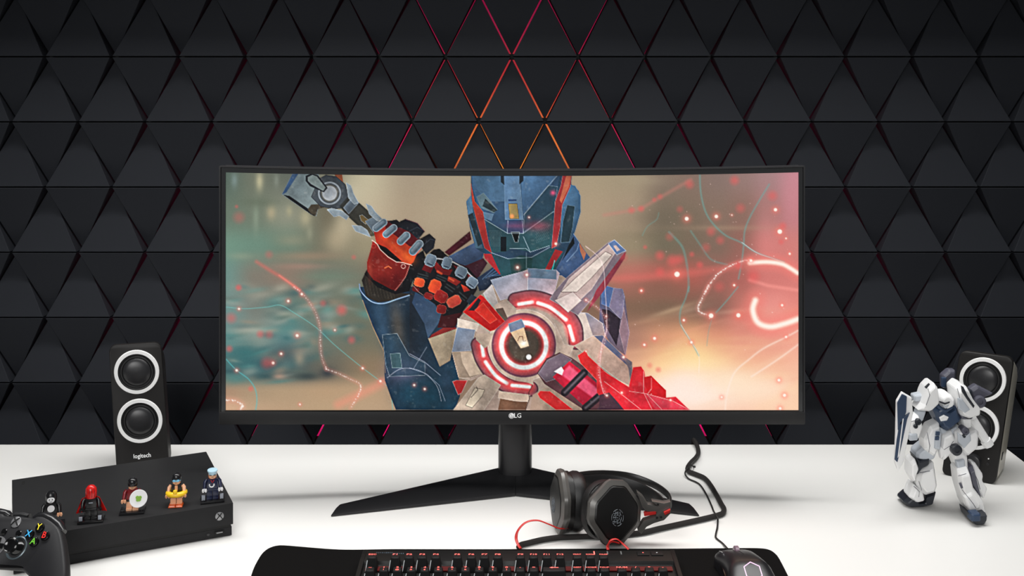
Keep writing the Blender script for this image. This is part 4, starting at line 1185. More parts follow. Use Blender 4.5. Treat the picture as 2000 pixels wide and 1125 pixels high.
# 4: swimmer with goggles, yellow ring and flippers
r, S, z0 = toy('toy swimmer figure with blue goggles, yellow swim ring and orange flippers', 345, 985, math.radians(8), 'skin', 'orange', 'black', 'black', 'skin', 'skin', 'skin', base=False)
MB().lathe([(0.0050, 0.0310), (0.0058, 0.0316), (0.0061, 0.0352), (0.0054, 0.0386), (0.0034, 0.0406), (0.0003, 0.0412)], 26, S @ Matrix.Translation((0, 0.0006, z0))).build('swim_cap', tm('black'), r)
face_marks(r, S, z0)
gm = MB()
for s in (-1, 1):
    gm.lathe([(0.0021, 0), (0.0019, 0.0014), (0.0003, 0.0018)], 16, S @ Matrix.Translation((s * 0.0024, -0.0047, z0 + 0.0328)) @ Matrix.Rotation(math.pi / 2, 4, 'X') @ Matrix.Diagonal((1, 0.72, 1, 1)))
gg = gm.build('goggles', tm('sky'), r)
MB().loft([[(rr * math.cos(2 * math.pi * i / 26), 0.0004 + rr * math.sin(2 * math.pi * i / 26), z) for i in range(26)] for rr, z in ((0.0054, z0 + 0.0318), (0.0058, z0 + 0.0318), (0.0058, z0 + 0.0338), (0.0054, z0 + 0.0338))], S, cap=False).build('strap', tm('sky'), gg)
tor = MB()
nn, mm = 30, 12
v = [((0.0105 + 0.0038 * math.cos(2 * math.pi * j / mm)) * math.cos(2 * math.pi * i / nn), (0.0088 + 0.0038 * math.cos(2 * math.pi * j / mm)) * math.sin(2 * math.pi * i / nn) - 0.001, z0 + 0.0158 + 0.0034 * math.sin(2 * math.pi * j / mm)) for i in range(nn) for j in range(mm)]
tor.add(v, [(i * mm + j, ((i + 1) % nn) * mm + j, ((i + 1) % nn) * mm + (j + 1) % mm, i * mm + (j + 1) % mm) for i in range(nn) for j in range(mm)], S)
sr = tor.build('swim_ring', tm('yellow'), r, smooth=80)
MB().lathe([(0.0003, -0.0026), (0.0024, -0.0014), (0.0030, 0.0008), (0.0022, 0.0028), (0.0003, 0.0034)], 16, S @ Matrix.Translation((0, -0.0128, z0 + 0.0205))).build('ring_knob', tm('yellow'), sr)
mb = MB(); mb.box((0, -0.0032, z0 + 0.0222), (0.0036, 0.0010, 0.0075), S); mb.build('shirt_gap', tm('skin'), r)

# 5: officer with peaked cap
r, S, z0 = toy('toy officer figure in a navy suit with a pale blue peaked cap', 415, 978, math.radians(16), 'navy', 'navy', 'navy', 'navy', 'navy', 'white', 'skin')
face_marks(r, S, z0)
mb = MB(); mb.lathe([(0.0054, 0.0340), (0.0054, 0.0362), (0.0068, 0.0384), (0.0066, 0.0396), (0.0003, 0.0400)], 26, S @ Matrix.Translation((0, 0.0003, z0)) @ Matrix.Rotation(math.radians(6), 4, 'X')); hc = mb.build('peaked_cap', tm('pale'), r)
mb = MB(); mb.box((0, -0.0066, z0 + 0.0335), (0.0082, 0.0040, 0.0008), S); mb.build('cap_peak', tm('black'), hc, 0.0003)
mb = MB(); mb.lathe([(0.0016, 0), (0.0012, 0.0006)], 10, S @ Matrix.Translation((0, -0.0054, z0 + 0.0368)) @ Matrix.Rotation(math.pi / 2, 4, 'X')); mb.build('cap_badge', tm('gold'), hc)
mb = MB(); mb.lathe([(0.0053, 0.0270), (0.0056, 0.0290), (0.0056, 0.0330), (0.0054, 0.0345)], 22, S @ Matrix.Translation((0, 0.0016, z0))); mb.build('hair', tm('brown'), r)
mb = MB(); mb.tube([(-0.0020, -0.0036, z0 + 0.0256), (0, -0.0038, z0 + 0.0218), (0.0020, -0.0036, z0 + 0.0256)], 0.0005, 6, S); mb.build('lapel', tm('red'), to if False else r)
mb = MB()
q = [(-0.0010 + 0.0030 * math.sin(math.radians(a)), -0.0042 - 0.0003, z0 + 0.0196 - 0.0030 * math.cos(math.radians(a))) for a in range(-110, 120, 20)]
mb.tube(q, 0.0009, 7, S, up=(0, 1, 0)); mb.build('handcuff', tm('white'), r)
mb = MB()
for s in (-1, 1):
    mb.box((s * 0.0118, -0.0060, 0.0072), (0.0046, 0.0046, 0.0060), S)
mb.build('clear_clip', tm('grey'), r, 0.0006)

# ------------------------------------------------------------------ game controller leaning on the console's corner
m_ctl = mat('matte_black_controller', (28, 28, 31), 0.5, 0, 0.45, scale=60, bump=0.04)
m_ctlg = mat('glossy_black_button', (14, 14, 15), 0.12, 0, 0.6, scale=60)
m_bump = mat('satin_bumper', (34, 34, 36), 0.25, 0, 0.6)
CY = 1.47
CO = P(31.6, 1020, CY)
CU, CV = Vector((.969, -.244, .034)).normalized(), Vector((.134, .637, .76)).normalized()
CN = CU.cross(CV).normalized()
CV = CN.cross(CU)


def proj(p):
    return np.array([1000 + FPX * p.x / p.y, HOR + FPX * (CH - p.z) / p.y])


o0 = proj(CO)
J = np.stack([(proj(CO + CU * 0.02) - o0) / 0.02, (proj(CO + CV * 0.02) - o0) / 0.02], 1)
Ji = np.linalg.inv(J)


def cz(x, y):                                   # place on the controller's face (metres from the guide button)
    d = Ji @ (np.array([x / 7.76, 980 + y / 7.76]) - o0)
    return float(d[0]), float(d[1])


rt = [cz(*p) for p in ((245, 196), (400, 216), (500, 226), (560, 203), (660, 208), (770, 268), (860, 352), (905, 440), (935, 600), (955, 800), (962, 980), (945, 1130))]
gp = [cz(*p) for p in ((440, 1125), (385, 1062), (325, 1012), (245, 985))]
# the grip runs on down to the desk
low = 0.0
grip_v = -(CO.z - 0.012) / CV.z
rt += [(rt[-1][0] + 0.004, grip_v * 0.93), (rt[-1][0] - 0.004, grip_v), (rt[-1][0] - 0.020, grip_v * 0.985), (gp[0][0] + 0.010, grip_v * 0.80)]
half = rt + gp
full = half + [(-x, y) for x, y in half[::-1][1:-1]]
full = [(p.x, p.y) for p in smooth_path([(a, b, 0) for a, b in full], 4, True)]
ar = sum(full[i][0] * full[(i + 1) % len(full)][1] - full[(i + 1) % len(full)][0] * full[i][1] for i in range(len(full)))
if ar < 0:
    full = full[::-1]
ctl = thing('game_controller', 'black game controller with coloured letter buttons leaning against the console', 'game controller', (CO.x, CO.y, 0))
MC = Matrix.Translation(-Vector((CO.x, CO.y, 0))) @ frame(CO, CU, CV)
mb = MB()
mb.loft([[(a, b, h) for a, b in offset_poly(full, ins)] for h, ins in ((-0.017, 0.0020), (-0.016, 0.0010), (-0.012, 0.0003), (-0.008, 0.0), (-0.004, 0.0006), (-0.0012, 0.0018), (0.0, 0.0036))], MC)
mb.build('shell', m_ctl, ctl, smooth=60)
# shoulder bumpers along the top edge
for s in (1, -1):
    path = [cz(*p) for p in ((470, 222), (545, 200), (650, 196), (760, 250), (850, 335), (900, 420))]
    mb = MB(); mb.tube([(s * a, b, -0.010) for a, b in path], [0.004, 0.006, 0.0065, 0.0065, 0.006, 0.004], 10, MC, up=(0, 0, 1), flat=1.5)
    mb.build('bumper', m_bump, ctl, smooth=60)
mb = MB(); mb.tube([(-a, b, -0.007) for a, b in [cz(400, 205)]] + [(0, cz(245, 180)[1], -0.007)] + [(a, b, -0.007) for a, b in [cz(400, 205)]], 0.005, 8, MC); mb.build('top_plate', m_bump, ctl)
# guide button with its cross
mb = MB(); mb.lathe([(0.0072, -0.001), (0.0072, 0.0008), (0.0050, 0.0018), (0.0003, 0.0022)], 28, MC); gb = mb.build('guide_button', m_logo, ctl)
mb = MB()
for s in (-1, 1):
    mb.tube([(s * 0.0052, -0.0046, 0.0016), (s * 0.0014, 0, 0.0027), (-s * 0.0018, 0.0030, 0.0024), (-s * 0.0040, 0.0056, 0.0015)], 0.0010, 6, MC)
mb.build('cross_mark', m_cong, gb)
for zx, zy, nm in ((68, 452, 'view_button'), (285, 475, 'menu_button')):
    a, b = cz(zx, zy)
    MB().lathe([(0.0042, -0.001), (0.0042, 0.0010), (0.0034, 0.0018), (0.0003, 0.0020)], 18, MC @ Matrix.Translation((a, b, 0))).build(nm, m_ctlg, ctl)
for ch, zx, zy, colr in (('Y', 610, 397, (232, 214, 60)), ('X', 455, 497, (70, 175, 235)), ('B', 688, 517, (225, 50, 45)), ('A', 524, 607, (110, 190, 60))):
    a, b = cz(zx, zy)
    Mb = MC @ Matrix.Translation((a, b, 0))
    bt = MB().lathe([(0.0064, -0.001), (0.0064, 0.0016), (0.0056, 0.0030), (0.0034, 0.0038), (0.0003, 0.0041)], 24, Mb).build('letter_button', m_ctlg, ctl)
    text('letter', ch, mat('letter_' + ch, colr, 0.3, emit=colr, estr=0.35), bt, Mb @ Matrix.Translation((0, 0, 0.0043)), 0.0115)
a, b = cz(255, 690)
Ms = MC @ Matrix.Translation((a, b, 0))
MB().lathe([(0.0150, -0.001), (0.0150, 0.0010), (0.0136, 0.0016), (0.0126, 0.0002), (0.0120, -0.0008)], 36, Ms).build('stick_well', mat('grey_stick_well', (92, 104, 110), 0.28, 0.3), ctl)
Mt = Ms @ Matrix.Translation((0.000, 0.0005, 0.0)) @ Matrix.Rotation(math.radians(6), 4, 'X')
st = MB().lathe([(0.0105, 0.0), (0.0085, 0.003), (0.0050, 0.006), (0.0050, 0.010), (0.0095, 0.0118), (0.0102, 0.0132), (0.0100, 0.0150), (0.0084, 0.0160), (0.0072, 0.0150), (0.0003, 0.0140)], 32, Mt).build('thumb_stick', m_ctlg, ctl)
a, b = cz(-40, 665)
dp = MB().lathe([(0.0125, -0.001), (0.0125, 0.0012), (0.0110, 0.0010), (0.0003, 0.0004)], 28, MC @ Matrix.Translation((a, b, 0))).build('pad_dish', m_logo, ctl)
mb = MB(); mb.box((a, b, 0.002), (0.021, 0.0066, 0.003), MC); mb.box((a, b, 0.002), (0.0066, 0.021, 0.003), MC); mb.build('direction_cross', m_ctlg, dp, 0.0006)
a, b = cz(-235, 395)
MB().lathe([(0.0105, 0.0), (0.0085, 0.003), (0.0050, 0.006), (0.0050, 0.010), (0.0095, 0.0118), (0.0102, 0.0132), (0.0100, 0.0150), (0.0084, 0.0160), (0.0072, 0.0150), (0.0003, 0.0140)], 32, MC @ Matrix.Translation((a, b, 0))).build('thumb_stick', m_ctlg, ctl)

# ------------------------------------------------------------------ desk mat
m_mat = mat('black_cloth_mat', (13, 12, 12), 0.85, 0, 0.08, scale=300, bump=0.15)
rear = [(490, 1125), (496, 1108), (506, 1089), (515, 1077), (527, 1069), (546, 1064.5), (575, 1066), (610, 1069), (650, 1072), (690, 1073), (760, 1072), (850, 1072), (1000, 1072), (1150, 1071), (1300, 1071), (1420, 1070), (1480, 1070), (1502, 1073), (1514, 1080), (1523, 1092), (1540, 1125)]
pts = [G(x, y, 0.003) for x, y in rear]
pts = [(p.x, p.y) for p in smooth_path(pts, 3)]
pts = [(-0.3640, 1.26)] + pts + [(0.3860, 1.26)]
pts = pts[::-1]
dm = MB()
dm.loft([[(a, b, 0.0002) for a, b in pts], [(a, b, 0.0022) for a, b in pts], [(a, b, 0.003) for a, b in offset_poly(pts, 0.001)]])
tag(dm.build('desk_mat', m_mat), 'wide black cloth desk mat under the keyboard and mouse', 'desk mat')

# ------------------------------------------------------------------ keyboard
m_kb = mat('black_keyboard_case', (15, 15, 15), 0.45, 0, 0.3, scale=60, bump=0.05)
m_key = mat('black_key_plastic', (14, 14, 15), 0.5, 0, 0.3, scale=200)
m_leg_ = mat('red_lit_legend', (255, 120, 110), 0.5, emit=(255, 96, 88), estr=1.0)
m_glow = mat('red_key_light', (60, 4, 4), 0.5, emit=(150, 12, 12), estr=0.2)
m_strip = mat('pale_key_edge', (225, 230, 232), 0.3)  # pale colour paints gloss highlights on key edges; also one symbol print
ZM = 0.003
YK = FPX * (CH - 0.022) / (1073.5 - HOR)
kx0, kx1 = (709 - 1000) * YK / FPX, (1317 - 1000) * YK / FPX
kb = thing('keyboard', 'black mechanical keyboard with red lit legends on the desk mat', 'keyboard', ((kx0 + kx1) / 2, YK - 0.08, ZM))
KO = Vector(((kx0 + kx1) / 2, YK - 0.08, ZM))


def kl(p):
    return (p[0] - KO.x, p[1] - KO.y, p[2] - KO.z)


KD = 0.175
mb = MB()
prof = [(0.0875 - 0.0075, 0.0003), (0.080, 0.0165), (0.079, 0.0185), (0.046, 0.0185), (0.044, 0.0135), (-0.108, 0.0115), (-0.115, 0.008), (-0.115, 0.0003)]
mb.loft([[(x, y, z) for y, z in prof] for x in ((kx0 - kx1) / 2, (kx1 - kx0) / 2)])
mb.build('case', m_kb, kb, 0.0008)
for x in ((kx0 - kx1) / 2 + 0.003, (kx1 - kx0) / 2 - 0.003):
    mb = MB(); mb.loft([[(x + d, y, z) for y, z in ((0.0795, 0.001), (0.0795, 0.0190), (0.046, 0.0192), (-0.11, 0.0135), (-0.1145, 0.001))] for d in (-0.0030, 0.0030)]); mb.build('side_rail', m_kb, kb, 0.0006)
ROWY = [1.486, 1.4475, 1.4150, 1.3960, 1.3770, 1.3580]
ROWZ = [0.036, 0.036, 0.0355, 0.035, 0.0345, 0.034]
PIT = 26.6 / FPX * 1.4475
for i, Y in enumerate(ROWY):
    mb = MB(); mb.box(kl((KO.x, Y, ZM + 0.0152)), ((kx1 - kx0) * 0.955, 0.012, 0.0008)); mb.build('backlight_strip', m_glow, kb, smooth=0)


def key_mesh(w, strip=False):
    d, h = 0.0158, 0.0195
    b = (w / 2, d / 2)
    t = (w / 2 - 0.0024, d / 2 - 0.0026)
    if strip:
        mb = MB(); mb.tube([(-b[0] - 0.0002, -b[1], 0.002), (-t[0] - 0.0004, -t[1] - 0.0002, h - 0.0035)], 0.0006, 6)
    else:
        mb = MB()
        mb.loft([[(-b[0], -b[1], 0), (b[0], -b[1], 0), (b[0], b[1], 0), (-b[0], b[1], 0)], [(-t[0], -t[1], h), (t[0], -t[1], h), (t[0], t[1], h + 0.0005), (-t[0], t[1], h + 0.0005)]])
    o = mb.build('tmp', m_strip if strip else m_key, None, 0.0 if strip else 0.0009, 1)
    me = o.data
    bpy.data.objects.remove(o)
    return me


KM = {}


def key(x, Y, zt, w, leg, sx=1.0, sub=None, strip=True):
    wk = round(w, 4)
    if wk not in KM:
        KM[wk] = (key_mesh(wk), key_mesh(wk, True))
    loc = kl((x, Y, zt - 0.0200))
    k = inst('key', KM[wk][0], kb, loc)
    if strip:
        inst('edge_highlight', KM[wk][1], k)
    if leg:
        size = 0.0062 if len(leg) == 1 else (0.0058 if len(leg) <= 3 else 0.0044)
        text('legend', leg, m_leg_, k, Matrix.Translation((0, 0.0028, 0.0206)), size, min(1.5, 0.0125 / (size * 0.62 * len(leg))) if len(leg) > 1 else 1.25)
    if sub:
        text('legend', sub, m_leg_, k, Matrix.Translation((0, -0.0030, 0.0203)), 0.0045, 1.2)


SHIFT = dict(zip('1234567890', '!@#$%^&*()'))
for leg, px in F_ROW:
    key((px - 1000) * ROWY[0] / FPX, ROWY[0], ROWZ[0], 0.0158, leg)
for leg, px in N_ROW:
    key((px - 1000) * ROWY[1] / FPX, ROWY[1], ROWZ[1], 0.0345 if leg == 'BACK' else 0.0158, leg if leg != 'BACK' else None, sub=SHIFT.get(leg))
    if leg == 'BACK':
        bk = kb.children[-2] if kb.children[-1].name.startswith('edge') else kb.children[-1]
        kk = [o for o in kb.children if o.name.startswith('key')][-1]
        mb = MB(); mb.box((0.002, 0.0025, 0.0205), (0.008, 0.0012, 0.0003)); mb.add([(-0.006, 0.0025, 0.0205), (-0.002, 0.0048, 0.0205), (-0.002, 0.0002, 0.0205)], [(0, 1, 2)]); mb.build('legend', m_leg_, kk, smooth=0)
x1 = (722.5 - 1000) * ROWY[1] / FPX
for row, (start, letters) in enumerate(((1.5, 'QWERTYUIOP'), (1.75, 'ASDFGHJKL'), (2.25, 'ZXCVBNM'))):
    Y, zt = ROWY[2 + row], ROWZ[2 + row]
    key(x1 + (start - 1.0) / 2 * PIT - PIT * 0.0, Y, zt, PIT * start - 0.0028, None)
    for i, ch in enumerate(letters):
        key(x1 + (start + i) * PIT, Y, zt, 0.0158, ch)
    n0 = start + len(letters)
    while n0 < 13.2:
        w = 1.0 if n0 < 12.2 else 14.0 - n0 - 0.0
        key(x1 + (n0 + (w - 1) / 2) * PIT, Y, zt, PIT * w - 0.0028, None)
        n0 += w
for w0, w in ((0, 1.25), (1.25, 1.25), (2.5, 1.25), (3.75, 6.0), (9.75, 1.25), (11, 1.25), (12.25, 1.25)):
    key(x1 + (w0 + w / 2 - 0.5) * PIT, ROWY[5], ROWZ[5], PIT * w - 0.0028, None)
for px, rows in ((1128, (2, 5)), (1155, (2, 4, 5)), (1181, (2, 5)), (1215, (2, 3, 4, 5)), (1242, (2, 3, 4, 5)), (1268.5, (2, 3, 4, 5)), (1295, (2, 4))):
    for q in rows:
        key((px - 1000) * ROWY[1] / FPX, ROWY[q], ROWZ[q], 0.0158, None)
# lamps, media keys and print on the rear strip
ZT = ZM + 0.0187
for px, c in ((1160.5, 'lit'), (1186.5, 'off'), (1213, 'off')):
    p = G(px, 1080, ZT)
    mb = MB(); mb.box(kl((p.x, p.y, ZT)), (0.0018, 0.009, 0.0008)); mb.build('indicator', m_leg_ if c == 'lit' else mat('grey_lamp', (110, 112, 112), 0.4), kb)
for px in (1256, 1283):
    p = G(px, 1081.5, ZT)
    mk_ = MB().box(kl((p.x, p.y, ZT + 0.0003)), (0.0165, 0.012, 0.0016)).build('media_key', m_key, kb, 0.0004)
    MB().box(kl((p.x, p.y + 0.001, ZT + 0.0012)), (0.0018, 0.0014, 0.0003)).build('symbol', m_leg_ if px < 1270 else m_strip, mk_)
rn = random.Random(2)
mb = MB()
for i in range(15):
    p = G(736 + i * 3.7, 1079.5 + (i > 8) * 1.5, ZT)
    mb.box(kl((p.x, p.y, ZT)), (0.0014, rn.choice((0.0016, 0.0024, 0.003)), 0.0003))
mb.build('printed_name', mat('faint_blue_print', (70, 84, 96), 0.5), kb, smooth=0)

# ------------------------------------------------------------------ mouse
m_ms = mat('satin_black_mouse', (26, 26, 29), 0.34, 0, 0.5, scale=60)
m_hex = mat('lit_pink_line', (235, 190, 225), 0.4, emit=(235, 190, 225), estr=0.7)
MO = Vector((0.3170, 1.470, 0.003))
ms = thing('mouse', 'black gaming mouse with a glowing hexagon on the desk mat', 'mouse', MO, math.radians(4))
LEN, NR = 0.128, 22
secs = []


def mouse_sec(t):                               # t 0 at the far (button) end, 1 at the palm end
    y = 0.062 - LEN * t
    w = 0.0300 + 0.0022 * math.sin(t * math.pi * 2 + 2.6) + 0.003 * t
    w *= (1 - (max(0, t - 0.86) / 0.16) ** 2) ** 0.5 if t > 0.86 else 1
    if t < 0.06:
        w *= 0.93 + 0.07 * t / 0.06
    h = 0.020 + 0.019 * math.sin(min(1, t * 1.25) * math.pi * 0.62) - max(0, t - 0.6) * 0.055
    return y, w, max(0.006, h)


for i in range(21):
    t = i / 20
    y, w, h = mouse_sec(t)
    rg = []
    for k in range(NR):
        a = math.pi * k / (NR - 1)
        cx, sx_ = math.cos(a), math.sin(a)
        rg.append((w * (abs(cx) ** 0.62) * (1 if cx > 0 else -1), y, 0.0012 + h * (sx_ ** 0.55)))
    secs.append(rg)
MB().loft(secs).build('body', m_ms, ms, smooth=60)
mb = MB()
yc = [mouse_sec(t)[0] for t in (0.02, 0.1, 0.2, 0.3, 0.38)]
mb.tube([(0, y + 0.0, mouse_sec(t)[2] + 0.0010) for y, t in zip(yc, (0.02, 0.1, 0.2, 0.3, 0.38))], 0.0006, 5)
mb.build('button_gap', m_cong, ms)
MB().lathe([(0.0085, -0.0034), (0.0098, -0.0024), (0.0098, 0.0024), (0.0085, 0.0034)], 26, Matrix.Translation((0, mouse_sec(0.10)[0], 0.0215)) @ Matrix.Rotation(math.pi / 2, 4, 'Y')).build('scroll_wheel', mat('mauve_wheel', (120, 98, 112), 0.35), ms)
y0_, w0_, h0_ = mouse_sec(0.40)
hexp = []
for i in range(7):
    a = math.radians(60 * i + 30)
    y = mouse_sec(0.72)[0] + 0.0130 * math.sin(a)
    t = (0.062 - y) / LEN
    hexp.append((0.0120 * math.cos(a), y, mouse_sec(t)[2] + 0.0013 - 0.0002 * abs(math.cos(a))))
mb = MB()
for a, b in zip(hexp[:-1], hexp[1:]):
    mb.tube([a, b], 0.0007, 6)
mb.build('hexagon_light', m_hex, ms)
for s in (-1, 1):
    mb = MB(); mb.tube([(s * (mouse_sec(t)[1] + 0.0002), mouse_sec(t)[0], 0.015) for t in (0.28, 0.36, 0.44, 0.52, 0.6)], [0.0006, 0.0012, 0.0013, 0.0012, 0.0006], 6, flat=3); mb.build('side_button', m_ctlg, ms)
mb = MB()
a = [(-0.022, mouse_sec(t)[0], mouse_sec(t)[2] * 0.93 + 0.0012) for t in (0.03, 0.06, 0.10, 0.15)]
mb.tube(a, 0.0010, 6, flat=0.6); mb.build('button_glint', mat('chrome_glint', (190, 190, 195), 0.15, 0.9), ms)  # bright metal tube drawn as a glint on the left button

# ------------------------------------------------------------------ headphones
m_hp = mat('black_headset_plastic', (16, 15, 15), 0.42, 0, 0.5, scale=60)
m_hpg = mat('gunmetal_frame', (92, 90, 87), 0.3, 0.25, 0.6, scale=40)
m_pad = mat('black_leather_pad', (14, 14, 15), 0.46, 0, 0.5, scale=120, bump=0.25)
m_hplogo = mat('grey_emblem_print', (112, 118, 124), 0.5)
m_redw = mat('red_flat_wire', (196, 40, 36), 0.4)
hp = thing('headphones', 'black over-ear headphones with red wires lying before the monitor stand', 'headphones', (0.155, 1.66, 0))
HO = Vector((0.155, 1.66, 0))
HM = Matrix.Translation(-HO)


def octo(w, h, k=0.34, n=3):
    """eight-sided outline with softened corners"""
    c = [(w / 2, -h / 2 + k * h), (w / 2, h / 2 - k * h), (w / 2 - k * w, h / 2), (-w / 2 + k * w, h / 2), (-w / 2, h / 2 - k * h), (-w / 2, -h / 2 + k * h), (-w / 2 + k * w, -h / 2), (w / 2 - k * w, -h / 2)]
    out = []
    for i in range(8):
        a, b = Vector(c[i]), Vector(c[(i + 1) % 8])
        for t in (0.10, 0.35, 0.65, 0.90):
            q = a.lerp(b, t)
            out.append((q.x, q.y))
    return out


def oval(w, h, n=32, e=0.86):
    return [(w / 2 * (abs(math.cos(t)) ** e) * (1 if math.cos(t) >= 0 else -1), h / 2 * (abs(math.sin(t)) ** e) * (1 if math.sin(t) >= 0 else -1)) for t in [2 * math.pi * (i + .5) / n - math.pi / 8 for i in range(n)]]


def cup(center, u, v, w, h, name):
    M = HM @ frame(center, u, v)                # z of the frame points outward
    o = octo(w, h)
    ov = oval(w * 0.98, h * 0.98)
    sc = lambda pts, k, z: [(a * k, b * k, z) for a, b in pts]
    mb = MB(); mb.loft([sc(ov, 0.62, -0.031), sc(ov, 0.78, -0.033), sc(ov, 0.92, -0.031), sc(ov, 0.99, -0.025), sc(ov, 1.0, -0.019), sc(ov, 0.95, -0.012)], M)
    mb.build('ear_pad', m_pad, hp, smooth=70)
    mb = MB(); mb.loft([sc(ov, 0.93, -0.013), sc(o, 0.96, -0.010), sc(o, 0.97, 0.0), sc(o, 0.93, 0.002)], M)
    hs = mb.build('ear_cup', m_hp, hp, smooth=30)
    mb = MB(); mb.loft([sc(o, 1.0, -0.004), sc(o, 1.04, 0.001), sc(o, 1.02, 0.006), sc(o, 0.86, 0.0095), sc(o, 0.84, 0.0065)], M, cap=False)
    mb.build('frame_ring', m_hpg, hp, smooth=25)
    mb = MB(); mb.loft([sc(o, 0.86, 0.004), sc(o, 0.86, 0.0085), sc(o, 0.80, 0.0105), sc(o, 0.40, 0.0125)], M)
    pl = mb.build('outer_plate', m_hp, hp, smooth=25)
    # woven round emblem
    mb = MB()
    r = 0.0098
    for rr in (r, r * 0.66, r * 0.34):
        for a0 in range(0, 360, 60):
            mb.tube([(rr * math.cos(math.radians(a)), rr * 1.15 * math.sin(math.radians(a)) - 0.006, 0.0128) for a in range(a0 + 6 + int(rr * 3000), a0 + 52 + int(rr * 3000), 11)], 0.0004, 4, M)
    for k in (-0.55, 0.0, 0.55):
        mb.tube([(k * r, -0.006 - r * 0.85, 0.0128), (k * r, -0.006 - r * 0.2, 0.0128)], 0.0004, 4, M)
        mb.tube([(k * r * 0.7, -0.006 + r * 0.25, 0.0128), (k * r * 0.7, -0.006 + r * 0.9, 0.0128)], 0.0004, 4, M)
        mb.tube([(-r * 0.8, -0.006 + k * r, 0.0128), (r * 0.1, -0.006 + k * r, 0.0128)], 0.0004, 4, M)
    mb.build('emblem', m_hplogo, pl)
    return M


# right-hand cup faces the camera, the other one is seen edge-on
un = Vector((0.42, -0.87, 0.20)).normalized()
vv = Vector((0.16, 0.14, 1.0)); vv = (vv - un * vv.dot(un)).normalized()
uu = vv.cross(un)
c1 = P(1198, 1000, 1.590)
M1 = cup(c1, uu, vv, 0.0845, 0.087, 'near')
un2 = Vector((-0.975, -0.20, 0.06)).normalized()
vv2 = Vector((0.02, 0.08, 1.0)); vv2 = (vv2 - un2 * vv2.dot(un2)).normalized()
uu2 = vv2.cross(un2)
c2 = P(1097, 979, 1.645)
M2 = cup(c2, uu2, vv2, 0.078, 0.088, 'far')


def band(pts, w, h, name, m):
    path = smooth_path([P(*q) for q in pts], 6)
    rings = []
    for i, p in enumerate(path):
        t = (path[min(i + 1, len(path) - 1)] - path[max(i - 1, 0)]).normalized()
        up = Vector((0, 0.15, 1)); up = (up - t * up.dot(t)).normalized()
        sd = t.cross(up)
        a, b = sd * w / 2, up * h / 2
        rings.append([tuple(p + a + b * .8), tuple(p + a * .6 + b), tuple(p - a * .6 + b), tuple(p - a + b * .8), tuple(p - a - b * .8), tuple(p - a * .6 - b), tuple(p + a * .6 - b), tuple(p + a - b * .8)])
    mb = MB(); mb.loft(rings, HM)
    return mb.build(name, m, hp, smooth=50)


band([(1112, 936, 1.6480), (1135, 928, 1.6730), (1180, 925, 1.7080), (1230, 930, 1.7230), (1275, 946, 1.7130), (1303, 965, 1.6830), (1310, 983, 1.6480), (1300, 996, 1.6180)], 0.0035, 0.010, 'headband', m_hp)
band([(1118, 948, 1.6480), (1150, 941, 1.6730), (1200, 942, 1.6900), (1245, 954, 1.6860), (1280, 973, 1.6630), (1298, 990, 1.6300)], 0.004, 0.020, 'head_strap', m_pad)
# yoke arms and hinge at the right
def hp_prism(pts, Y, th, name, m, bev=0.001, dz=0.0):
    q = [P(x, y, Y) for x, y in pts]
    mb = MB(); mb.prism([(p.x, p.z) for p in q], Y - th / 2, Y + th / 2, HM)
    return mb.build(name, m, hp, bev)


hp_prism([(1243, 958), (1255, 968), (1264, 982), (1284, 986), (1272, 976), (1296, 980), (1309, 977), (1309, 1000), (1296, 1013), (1276, 1019), (1262, 1026), (1252, 1040), (1244, 1032), (1256, 1014), (1280, 1006), (1282, 997), (1262, 996), (1252, 984)], 1.6060, 0.012, 'yoke', m_hpg)
mb = MB()
for x, y in ((1285, 985), (1283, 1011), (1291, 1010)):
    p = P(x, y, 1.5995)
    mb.lathe([(0.0018, 0), (0.0016, 0.0010)], 12, HM @ Matrix.Translation(p) @ Matrix.Rotation(math.pi / 2, 4, 'X'))
mb.build('screw', m_cong, hp)
hp_prism([(1257, 1000), (1281, 996), (1281, 1003), (1258, 1007)], 1.6030, 0.006, 'red_wire_link', m_redw, 0.0006)
hp_prism([(1296, 1000), (1309, 994), (1308, 1000), (1298, 1005)], 1.5970, 0.005, 'red_wire_link', m_redw, 0.0006)


def flat_wire(pts, name, parent, M, r=0.0022, flat=0.45):
    mb = MB(); mb.tube(smooth_path(pts, 6), r, 8, M, flat=flat)
    return mb.build(name, m_redw, parent, smooth=60)


flat_wire([P(1108, 1031, 1.625), P(1092, 1032, 1.612), P(1072, 1024, 1.605), P(1050, 1016.5, 1.600), P(1028, 1020, 1.596), P(1013, 1034, 1.590), P(1008, 1050, 1.584), P(1012, 1064, 1.575), P(1017, 1071, 1.568)], 'red_wire', hp, HM)
flat_wire([P(1209, 1061, 1.565), P(1194, 1058, 1.562), P(1187, 1066, 1.560), P(1188, 1074, 1.556)], 'red_wire', hp, HM)
flat_wire([P(1186, 1068, 1.560), P(1192, 1056, 1.560), P(1204, 1053, 1.562), P(1215, 1061, 1.562), P(1228, 1073, 1.556)], 'red_wire', hp, HM)

# ------------------------------------------------------------------ cables on the desk
m_cab = mat('black_braided_cable', (36, 33, 32), 0.55, 0, 0.35, scale=400, bump=0.6)
m_cab2 = mat('thin_black_cable', (34, 33, 32), 0.5, 0, 0.4, scale=200)


